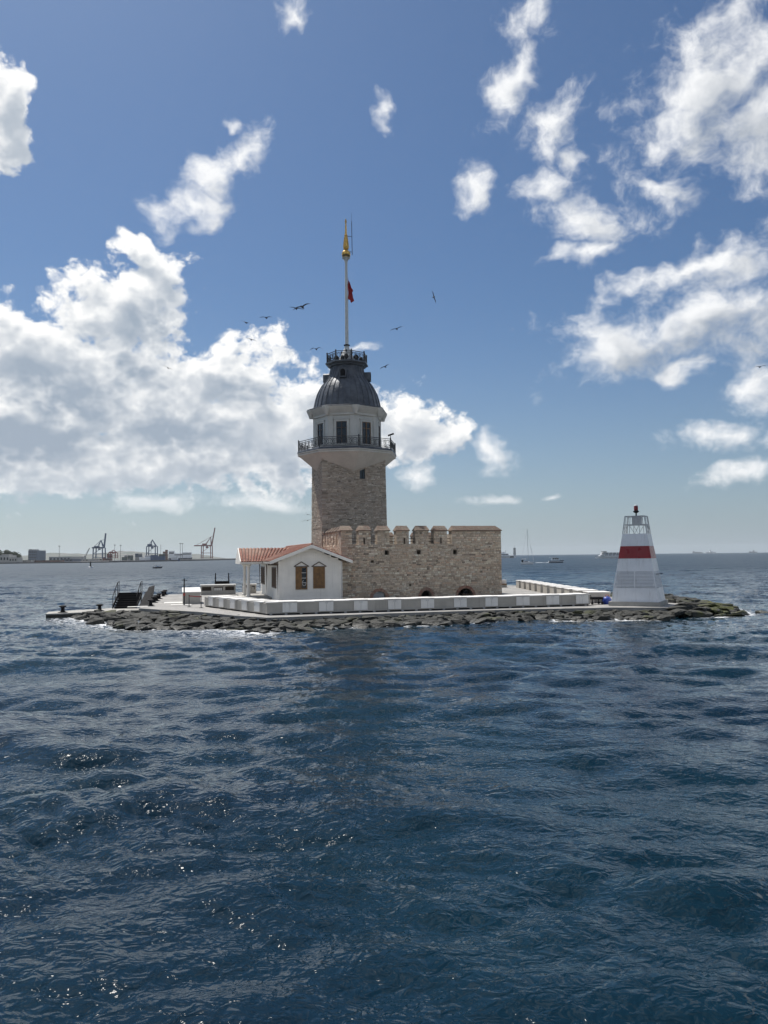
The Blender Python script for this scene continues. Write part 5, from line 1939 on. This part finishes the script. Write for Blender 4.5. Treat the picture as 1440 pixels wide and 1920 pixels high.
# sailing boat
t = thing('sailing_boat', 'white sailing boat with bare tall mast right of the rampart', 'boat', sea(988, 345), R(-12))
hull(MB(), 5.6, 2.0, 0.95, 0.2, 1.0, 0.8, 0.15, 0.06).build('hull', M['hull_white'], t)
MB().hexa([(-1.6, -0.7, 0.95), (1.4, -0.5, 1.0), (1.4, 0.5, 1.0), (-1.6, 0.7, 0.95)], [(-1.4, -0.6, 1.55), (0.7, -0.4, 1.4), (0.7, 0.4, 1.4), (-1.4, 0.6, 1.55)]).build('cabin', M['hull_white'], t)
MB().box(-1.3, 0.4, -0.62, -0.60, 1.15, 1.38).build('window', M['glass'], t)
MB().ext([(-2.5, 1.95), (-1.0, 1.95), (-0.2, 2.35), (-0.9, 2.6), (-2.4, 2.2)], 'y', -0.8, 0.8).build('spray_hood', M['hull_white'], t)
MB().box(-2.4, -1.6, -0.5, 0.5, 0.95, 1.9).build('cockpit', M['black'], t)
MB().tube([(0.6, 0, 1.3), (0.35, 0, 15.8)], 0.07, 5).build('mast', M['steel'], t)
MB().tube([(0.55, 0, 2.3), (-2.4, 0, 2.5)], 0.08, 5).build('boom', M['steel'], t)
for a, b in (((3.1, 0, 1.2), (0.38, 0, 14.8)), ((-2.7, 0, 1.0), (0.35, 0, 15.7)), ((0.6, -0.95, 1.0), (0.38, 0, 10.0))):
    MB().tube([a, b], 0.025, 4).build('stay', M['steel'], t)
MB().tube([(2.9, 0, 1.6), (1.5, 0, 8.6)], 0.06, 5).build('furled_sail', M['hull_white'], t)
# motor boat
t = thing('motor_boat', 'white motor boat with dark blue hull stripe heading right', 'boat', sea(1042, 398), R(-8))
hull(MB(), 7.2, 2.4, 0.95, 0.2, 1.1, 0.9, 0.35, 0.06).build('hull', M['hull_navy'], t)
hull(MB(), 7.3, 2.46, 0.4, -0.95, 1.1, 0.9, 0.2, 0.06).build('topsides', M['hull_white'], t).location = (0, 0, 0.0)
MB().hexa([(-2.4, -1.0, 1.3), (1.9, -0.8, 1.35), (1.9, 0.8, 1.35), (-2.4, 1.0, 1.3)], [(-2.1, -0.85, 2.6), (0.9, -0.65, 2.6), (0.9, 0.65, 2.6), (-2.1, 0.85, 2.6)]).build('cabin', M['hull_white'], t)
for x in (-1.6, -0.5, 0.5):
    MB().box(x, x + 0.8, -0.985, -0.93, 1.75, 2.3).build('window', M['glass'], t)
MB().box(-3.2, 1.0, -1.0, 1.0, 2.62, 2.75).build('roof', M['hull_white'], t)
MB().tube([(-1.2, 0, 2.7), (-1.3, 0, 4.0)], 0.05, 5).build('antenna', M['iron'], t)
wake(t, 7, 2, -3.4)
# small boat and buoy on the left
t = thing('small_boat', 'tiny white launch seen end on below the cranes', 'boat', sea(296, 345), R(60))
hull(MB(), 4.6, 1.9, 0.7, 0.2, 1.0, 0.9).build('hull', M['hull_navy'], t)
hull(MB(), 4.7, 2.0, 0.5, -0.6, 1.0, 0.9).build('deck', M['hull_white'], t)
MB().box(-1.2, 0.6, -0.7, 0.7, 0.6, 1.3).build('cabin', M['hull_white'], t)
MB().box(-1.4, 0.8, -0.75, 0.75, 1.75, 1.85).build('canopy', M['hull_white'], t)
for x in (-1.3, 0.7):
    MB().tube([(x, -0.6, 1.0), (x, -0.6, 1.8)], 0.04, 4).build('canopy_post', M['iron'], t)
t = thing('channel_buoy', 'dark pillar buoy floating on a pale ring at the left', 'buoy', sea(170, 390))
MB().lathe([(0.9, -0.2), (1.15, 0.0), (1.15, 0.45), (0.9, 0.6)], 14).build('float', M['hull_white'], t)
MB().lathe([(0.5, 0.6), (0.35, 1.2), (0.25, 2.2), (0.4, 2.25), (0.4, 2.6), (0.1, 2.7)], 10).build('tower', M['black'], t)
MB().lathe([(0.3, 3.0), (0.02, 3.5)], 8).build('topmark', M['black'], t)
MB().tube([(0, 0, 2.6), (0, 0, 3.1)], 0.05, 4).build('stem', M['black'], t)
# passenger ferry behind the beacon
t = thing('passenger_ferry', 'white two deck passenger ferry passing behind the beacon', 'ferry', sea(1147, 730), R(184))
hull(MB(), 31, 7, 1.9, 0.3, 1.3, 0.9, 0.3, 0.05).build('hull', M['hull_white'], t)
for (z0, z1, x0, x1) in ((1.9, 2.8, -14.5, 12.0), (3.6, 4.4, -14.5, 10.5), (5.2, 5.5, -14.5, 9.5)):
    MB().box(x0, x1, -3.3, 3.3, z0, z1).build('deck_band', M['hull_white'], t)
MB().box(-14, 9, -3.1, 3.1, 2.803, 3.597).build('window_band', M['glass'], t)
MB().box(-14, 8.5, -3.1, 3.1, 4.403, 5.197).build('window_band', M['glass'], t)
for i in range(7):
    x = -13.5 + i * 3.7
    for sy in (-3.35, 3.35):
        MB().hexa([(x - 0.3, sy - 0.03, 1.9), (x + 0.3, sy - 0.03, 1.9), (x + 0.3, sy + 0.03, 1.9), (x - 0.3, sy + 0.03, 1.9)], [(x - 1.5, sy - 0.03, 5.4), (x - 0.9, sy - 0.03, 5.4), (x - 0.9, sy + 0.03, 5.4), (x - 1.5, sy + 0.03, 5.4)]).build('pillar', M['hull_white'], t)
MB().box(5.5, 9.3, -2.2, 2.2, 5.51, 6.7).build('bridge', M['crane_grey'], t)
wake(t, 31, 6, 16)
# ferry at the right end of the rampart
t = thing('car_ferry', 'white car ferry half hidden by the right end of the rampart', 'ferry', sea(944, 1050), R(4))
hull(MB(), 34, 10, 3.4, 0.4, 1.6, 0.95, 0.2, 0.03).build('hull', M['hull_white'], t)
MB().box(-16, 6, -4.5, 4.5, 3.4, 6.2).build('superstructure', M['hull_white'], t)
MB().box(-15, 5.5, -4.55, 4.55, 4.4, 5.2).build('window_band', M['glass'], t)
MB().box(-4, 1.5, -3.2, 3.2, 6.2, 8.2).build('bridge', M['hull_white'], t)
MB().box(-9, -6.5, -1.2, 1.2, 6.2, 10.2).build('funnel', M['black'], t)
MB().box(8, 13, -5.05, -4.9, 0.8, 2.6).build('ramp_door', M['hull_grey'], t)
MB().tube([(3, 0, 6.2), (3, 0, 10.5)], 0.15, 5).build('mast', M['iron'], t)
wake(t, 20, 8, 17)


def freighter(label, px, dist, L, H, mat_, yaw, house=0.8, stacks=4, cranes=0, white=False):
    t = thing('cargo_ship', label, 'ship', sea(px, dist), R(yaw))
    hull(MB(), L, L * 0.17, H, 1.0, 1.5, 0.9, 0.35, 0.03).build('hull', mat_, t)
    hx = -L / 2 + L * (1 - house)
    MB().box(hx - L * 0.06, hx + L * 0.06, -L * 0.07, L * 0.07, H, H * 2.6).build('deckhouse', M['hull_white'] if white else M['hull_grey'], t)
    MB().box(hx - L * 0.065, hx + L * 0.065, -L * 0.072, L * 0.072, H * 2.15, H * 2.4).build('window_band', M['glass'], t)
    MB().tube([(hx, 0, H * 2.6), (hx, 0, H * 3.4)], L * 0.006, 5).build('mast', M['hull_grey'], t)
    for i in range(stacks):
        x = hx + L * 0.12 + i * L * 0.6 / max(stacks, 1)
        MB().box(x, x + L * 0.09, -L * 0.06, L * 0.06, H, H * random.uniform(1.2, 1.7)).build('hatch', M['hull_grey'], t)
    for i in range(cranes):
        x = hx + L * 0.16 + i * L * 0.6 / max(cranes, 1)
        MB().tube([(x, 0, H), (x, 0, H * 2.4)], L * 0.01, 5).build('deck_crane', M['hull_grey'], t)
    return t


freighter('grey ship on the horizon just behind the white car ferry', 965, 3600, 80, 14, M['hull_grey'], 80, 0.6, 2)
freighter('long grey bulk ship on the horizon right of the beacon', 1308, 6500, 85, 7, M['hull_grey'], 3, 0.9, 5, 4)
freighter('white ship on the horizon beside the grey bulk ship', 1332, 5600, 75, 8, M['hull_white'], 2, 0.5, 1, 0, True)
freighter('lone grey ship on the horizon near the right edge', 1412, 6500, 66, 8, M['hull_grey'], 178, 0.6, 2, 2)

# ------------------------------------------------------------------ the far port
M['quay'] = material('quay_wall', (0.13, 0.125, 0.12), (0.08, 0.08, 0.08), 0.85, 0.05)
M['hill'] = material('far_hill', (0.06, 0.075, 0.055), (0.13, 0.125, 0.11), 0.9, 0.02, contrast=(0.45, 0.55))
M['pale_wall'] = material('pale_building', (0.50, 0.48, 0.44), (0.42, 0.41, 0.38), 0.8, 0.1)
M['office'] = material('office_block', (0.13, 0.15, 0.20), (0.10, 0.12, 0.16), 0.6, 0.1)
M['shed'] = material('shed_roof', (0.40, 0.40, 0.39), (0.32, 0.32, 0.32), 0.7, 0.05)
M['rust'] = material('rusty_containers', (0.20, 0.08, 0.05), (0.12, 0.07, 0.06), 0.8, 0.15)
M['cont_green'] = material('green_containers', (0.06, 0.10, 0.085), (0.05, 0.07, 0.065), 0.8, 0.15)
M['cont_blue'] = material('blue_containers', (0.06, 0.09, 0.14), None, 0.8, 0.15)
M['leaf'] = material('far_foliage', (0.035, 0.055, 0.02), (0.06, 0.08, 0.03), 0.8, 0.3)
M['bark'] = material('bark', (0.07, 0.055, 0.04), None, 0.9, 1.0)


def quay(px0, d0, px1, d1, h, name, depth=500):
    a, b = Vector(sea(px0, d0)), Vector(sea(px1, d1))
    poly = [(a.x, a.y), (b.x, b.y), (b.x * 1.0 + 10, b.y + depth), (a.x - 60, a.y + depth)]
    o = MB().prism(poly, -2, h).build(name, M['quay'])
    o['kind'] = 'structure'


quay(-60, 960, 205, 1000, 1.6, 'harbour_ground', 900)
quay(205, 1030, 330, 1190, 2.2, 'harbour_quay', 700)
quay(330, 1900, 430, 1950, 2.6, 'breakwater', 60)
# hills behind the town
vs, fs = [], []
rh = random.Random(9)
cols = 120
for i in range(cols + 1):
    px = -700 + 1250 * i / cols
    top = 1036 + 4 * math.sin(px * 0.013 + 1) + 2.2 * math.sin(px * 0.047) + rh.uniform(-0.8, 0.8)
    top += max(0, (px - 150) / 300.0) * 9
    base = spot(px, 1040, 4200)
    p = spot(px, top, 4200)
    q = spot(px, top, 5000)
    vs += [(base.x, base.y - 600, -2), (p.x, p.y, max(p.z, 1)), (q.x, q.y, max(p.z * 0.6, 1))]
for i in range(cols):
    for k in range(2):
        a = i * 3 + k
        fs.append((a, a + 3, a + 4, a + 1))
o = MB().add(vs, fs).build('hills', M['hill'], smooth=True)
o['kind'] = 'structure'


def K(d):
    return d / FPX


def block(name, label, cat, px0, px1, ytop, dist, depth, mat_, base_z=1.6, rows=0, cols_=0, win=None, roof=None, group=None):
    """a far building between two bearings, its front at `dist`, with its window bands built"""
    a, b = spot(px0, ytop, dist), spot(px1, ytop, dist)
    h = a.z - base_z
    w = b.x - a.x
    t = thing(name, label, cat, (a.x, dist, base_z), 0, group)
    MB().box(0, w, 0, depth, 0, h).build('wall', mat_, t)
    MB().box(-w * 0.01, w * 1.01, -0.4, depth + 0.4, h, h + h * 0.05).build('roof', roof or M['shed'], t)
    for r_ in range(rows):
        for c_ in range(cols_):
            x0 = w * (c_ + 0.25) / cols_
            z0 = h * (r_ + 0.35) / rows
            MB().box(x0, x0 + w * 0.5 / cols_, -0.25, -0.02, z0, z0 + h * 0.4 / rows).build('window', M['glass'], t)
    return t


block('waterfront_building', 'pale waterfront building with dark windows at the far left edge', 'building', -6, 17, 1042, 985, 20, M['pale_wall'], 1.6, 1, 4)
block('waterfront_building', 'lower pale waterfront wing next to the building at the left edge', 'building', 17, 32, 1046, 985, 15, M['pale_wall'], 1.6, 1, 3)
block('waterfront_building', 'square pale roof turret on top of the left edge building', 'building', 3, 17, 1040, 1000, 10, M['pale_wall'], 5.5, 1, 2)
block('office_block', 'blue grey office block rising behind the low harbour sheds', 'building', 53, 69, 1033, 1500, 40, M['office'], 1.6, 4, 5)
block('office_block', 'slim stepped tower at the left side of the office block', 'building', 54, 60, 1031, 1520, 30, M['office'], 1.6, 4, 2)
block('harbour_shed', 'long low pale shed at the waterline left of the white roofed hall', 'shed', 35, 58, 1050.5, 1020, 12, M['pale_wall'], 1.6, 1, 6)
block('harbour_shed', 'low shed with brownish stacks below the office block', 'shed', 58, 92, 1051, 1030, 12, M['rust'], 1.6, 1, 6)
block('warehouse', 'wide white roofed warehouse hall left of the blue crane', 'warehouse', 92, 132, 1044.5, 1350, 60, M['shed'], 1.6, 1, 6)
block('warehouse', 'dark fronted hall below the white roofed warehouse', 'warehouse', 116, 136, 1048.5, 1090, 30, M['office'], 1.6, 1, 3)
block('harbour_shed', 'orange brown storage shed on the quay edge', 'shed', 93, 112, 1050.5, 1030, 15, M['rust'], 1.6)
block('warehouse', 'pale low hall under the mobile crane', 'warehouse', 138, 165, 1049, 1200, 40, M['pale_wall'], 1.6, 1, 5)
block('warehouse', 'low pale hall right of the first blue crane', 'warehouse', 172, 192, 1047.5, 1250, 40, M['pale_wall'], 1.6, 1, 3)


def far_tree(label, px, ybase, ytop, dist, w, seed):
    r = random.Random(seed)
    b = spot(px, ybase, dist)
    h = spot(px, ytop, dist).z - b.z
    t = thing('tree', label, 'tree', (b.x, b.y, b.z), 0, 'trees on the left shore')
    MB().tube([(0, 0, -1), (0.1, 0, h * 0.5)], h * 0.04, 6, h * 0.015).tube([(0.05, 0, h * 0.3), (w * 0.3, 0, h * 0.7)], h * 0.02, 5, h * 0.008).tube([(0.05, 0, h * 0.35), (-w * 0.3, 0.3, h * 0.75)], h * 0.02, 5, h * 0.008).build('trunk', M['bark'], t)
    mb = MB()
    lobes = [(r.uniform(-0.32, 0.32) * w, r.uniform(-0.3, 0.3) * w, h * r.uniform(0.45, 0.82), w * r.uniform(0.16, 0.28)) for _ in range(9)]
    for i in range(650):
        lx, ly, lz, lr = lobes[i % 9]
        d = Vector((r.gauss(0, 1), r.gauss(0, 1), r.gauss(0, 1))).normalized() * lr * r.uniform(0.5, 1.1)
        c = Vector((lx, ly, lz)) + d
        u_ = Vector((r.gauss(0, 1), r.gauss(0, 1), r.gauss(0, 1))).normalized()
        v_ = u_.cross(d.normalized() + Vector((0.01, 0.02, 0.03))).normalized()
        s = w * 0.05
        mb.add([c - u_ * s, c + v_ * s, c + u_ * s, c - v_ * s], [(0, 1, 2, 3)])
    mb.build('crown', M['leaf'], t, recalc=False)


for i, (px, yb, yt, w, lab) in enumerate([(-4, 1052, 1026, 16, 'tall tree cut by the left edge of the picture'), (12, 1048, 1029, 12, 'second tall tree from the left edge on the shore'), (22, 1049, 1035, 14, 'rounded tree behind the waterfront building'), (31, 1051, 1036, 13, 'rightmost round tree of the shore clump')]):
    far_tree(lab, px, yb, yt, 1015 + i * 6, w, 60 + i)


def beam(mb, a, b, w):
    return mb.bar(a, b, w)


def gantry(label, px, ybase, dist, s, mat_, boom, portal_h, portal_w, legs=True, apex=None, back=None):
    """ship to shore crane: portal legs, girder, A-frame and boom; sizes in metres; boom angle from the horizontal"""
    p = spot(px, ybase, dist)
    t = thing('harbour_crane', label, 'crane', (p.x, p.y, max(p.z, 1.5)))
    w, h, d = portal_w, portal_h, portal_w * 0.8
    th = 1.1 * s
    for x in (-w / 2, w / 2):
        for y in (-d / 2, d / 2):
            MB().bar((x, y, 0), (x * 0.94, y, h), th).build('leg', mat_, t)
    for y in (-d / 2, d / 2):
        MB().bar((-w / 2, y, h * 0.42), (w / 2, y, h * 0.42), th * 0.6).build('tie_beam', mat_, t)
        MB().bar((-w / 2, y, 1.5), (w / 2, y, 1.5), th * 0.5).build('sill_beam', mat_, t)
    MB().bar((-w / 2, -d / 2, h * 0.42), (w / 2, -d / 2, h), th * 0.4).build('brace', mat_, t)
    bx = back if back else w * 0.75
    MB().bar((-bx, 0, h), (w / 2, 0, h), th * 1.5).build('girder', mat_, t)
    MB().box(-w * 0.45, -w * 0.05, -d * 0.3, d * 0.3, h + 0.3 * th, h + h * 0.16).build('machine_house', mat_, t)
    MB().box(-w * 0.1, w * 0.12, -d * 0.12, d * 0.12, h - h * 0.2, h - 0.9 * th).build('operator_cab', mat_, t)
    ax, ah = apex
    for y in (-d * 0.25, d * 0.25):
        MB().bar((w * 0.45, y, h), (ax, 0, ah), th * 0.7).build('frame_leg', mat_, t)
        MB().bar((-w * 0.2, y, h), (ax, 0, ah), th * 0.5).build('frame_leg', mat_, t)
    if boom:
        L, ang = boom
        e = (w / 2 + L * math.cos(R(ang)), 0, h + L * math.sin(R(ang)))
        for y in (-d * 0.1, d * 0.1):
            MB().bar((w / 2, y, h), (e[0], y * 0.5, e[2]), th * 1.1).build('boom', mat_, t)
        MB().bar((ax, 0, ah), (w / 2 + L * 0.55 * math.cos(R(ang)), 0, h + L * 0.55 * math.sin(R(ang))), th * 0.35).build('stay', mat_, t)
    MB().bar((ax, 0, ah), (-bx * 0.9, 0, h), th * 0.35).build('stay', mat_, t)
    return t


k1 = K(1150)
gantry('blue gantry crane with its boom raised, left of the other cranes', 186, 1047, 1150, 1.2, M['crane_blue'], (27 * k1, 84), 20 * k1, 18 * k1, apex=(3 * k1, 34 * k1))
k2 = K(1260)
gantry('blue gantry crane with a pointed frame behind the moored ships', 285, 1048, 1260, 1.2, M['crane_blue'], None, 24 * k2, 17 * k2, apex=(0.5 * k2, 36 * k2), back=9 * k2)
k3 = K(1930)
gantry('red and grey crane with raised boom on the end of the breakwater', 388, 1047, 1930, 1.7, M['crane_red'], (34 * k3, 80), 24 * k3, 18 * k3, apex=(7 * k3, 40 * k3), back=24 * k3)
k4 = K(1230)
gantry('low red container crane beside the container stacks', 212, 1047, 1230, 0.9, M['crane_red'], None, 11 * k4, 14 * k4, apex=(0.5 * k4, 16 * k4), back=8 * k4)
# mobile crane
p = spot(160, 1048, 1210)
k = K(1210)
t = thing('mobile_crane', 'grey mobile crane with slanted lattice jib left of the blue crane', 'crane', (p.x, p.y, 1.6))
MB().box(-3 * k, 1.5 * k, -3, 3, 0, 3.5 * k).build('chassis', M['crane_grey'], t)
MB().box(-1.5 * k, 0.6 * k, -2, 2, 3.5 * k, 10 * k).build('tower', M['crane_grey'], t)
for y in (-0.8, 0.8):
    MB().bar((0, y, 8 * k), (8 * k, y * 0.3, 25 * k), 0.7).build('jib', M['crane_grey'], t)
MB().bar((-1.5 * k, 0, 11 * k), (7.6 * k, 0, 25 * k), 0.3).build('stay', M['crane_grey'], t)
# floodlight masts
for (px, yt, nm) in [(111, 1024, 'thin lattice mast above the white roofed warehouse'), (215, 1022, 'left floodlight mast beside the low red crane'), (226, 1022.5, 'right floodlight mast beside the low red crane'), (338, 1019, 'left twin mast above the white ship'), (342, 1019.5, 'right twin mast above the white ship')]:
    d = 1300
    p, q = spot(px, 1048, d), spot(px, yt, d)
    t = thing('light_mast', nm, 'mast', (p.x, p.y, 1.6), 0, 'harbour masts')
    MB().tube([(0, 0, 0), (0, 0, q.z - 1.6)], 0.45, 5, 0.3).build('pole', M['crane_grey'], t)
    MB().box(-1.4, 1.4, -0.5, 0.5, q.z - 2.2, q.z - 1.0).build('lamp_head', M['crane_grey'], t)
# container stacks
rc = random.Random(4)
for (px0, px1, rows_, mt, nm) in [(228, 238, 3, 'cont_green', 'green container stack right of the floodlight masts'), (239, 249, 4, 'cont_green', 'taller green container stack on the quay'), (253, 266, 4, 'cont_blue', 'dark blue container stack left of the moored ships'), (192, 204, 2, 'rust', 'rust red container stack below the blue crane'), (200, 210, 4, 'rust', 'red container stack beside the low red crane'), (305, 314, 6, 'rust', 'tall red container stack between the moored ships')]:
    d = 1235
    a, b = spot(px0, 1050, d), spot(px1, 1050, d)
    L = (b.x - a.x) / 2
    t = thing('container_stack', nm, 'containers', (a.x, d, 2.2), 0, 'container stacks on the quay')
    for r_ in range(rows_):
        for c_ in range(2):
            if r_ == rows_ - 1 and rc.random() < 0.3:
                continue
            MB().box(c_ * L + 0.1, (c_ + 1) * L - 0.1, 0, 2.5, r_ * 2.7, r_ * 2.7 + 2.6).build('container', M[mt] if rc.random() < 0.8 else M['crane_grey'], t)


def moored(label, px, dist, L, H, m1, m2, yaw, decks):
    t = thing('moored_ship', label, 'ship', sea(px, dist), R(yaw))
    hull(MB(), L, L * 0.2, H, 1.0, 1.4, 0.95, 0.2, 0.03).build('hull', m1, t)
    z = H
    for (x0, x1, h, mm) in decks:
        MB().box(x0 * L, x1 * L, -L * 0.08, L * 0.08, H, H + h).build('superstructure', mm, t)
        MB().box(x0 * L + 0.5, x1 * L - 0.5, -L * 0.081, L * 0.081, H + h * 0.62, H + h * 0.8).build('window_band', M['glass'], t)
    MB().tube([(-0.2 * L, 0, H), (-0.2 * L, 0, H * 3.2)], 0.3, 5).build('mast', M['crane_grey'], t)
    return t


moored('grey white ship moored at the left of the ship group', 277, 1180, 24, 6, M['hull_white'], M['hull_white'], 200, [(-0.45, 0.2, 3.5, M['hull_white'])])
moored('blue hulled freighter moored next to the red containers', 296, 1170, 22, 8, M['hull_blue'], M['hull_blue'], 178, [(-0.48, -0.1, 3.0, M['cont_green']), (0.0, 0.45, 2.0, M['hull_blue'])])
moored('big white ferry with dark lower hull moored beyond the blue freighter', 338, 1500, 44, 5, M['hull_navy'], M['hull_white'], 3, [(-0.49, -0.25, 14, M['hull_white']), (-0.25, 0.12, 9, M['hull_white']), (0.12, 0.49, 11, M['hull_white'])])
moored('small blue and white coaster in front of the white ferry', 328, 1200, 16, 2.6, M['hull_blue'], M['hull_white'], 180, [(-0.3, 0.35, 3.2, M['hull_white'])])



# ------------------------------------------------------------------ haze
hm = bpy.data.materials.new('sea_haze')
hm.use_nodes = True
hm.node_tree.nodes.clear()
q = NG(hm.node_tree)
pv = q.n('ShaderNodeVolumePrincipled')
pv.inputs['Color'].default_value = (0.80, 0.88, 0.95, 1)
pv.inputs['Density'].default_value = 0.00006
pv.inputs['Anisotropy'].default_value = 0.2
ho = q.n('ShaderNodeOutputMaterial')
hm.node_tree.links.new(pv.outputs[0], ho.inputs['Volume'])
o = MB().box(-9300, 9300, -9300, 9300, -3.0, 95.0).build('haze', hm)
o['kind'] = 'stuff'
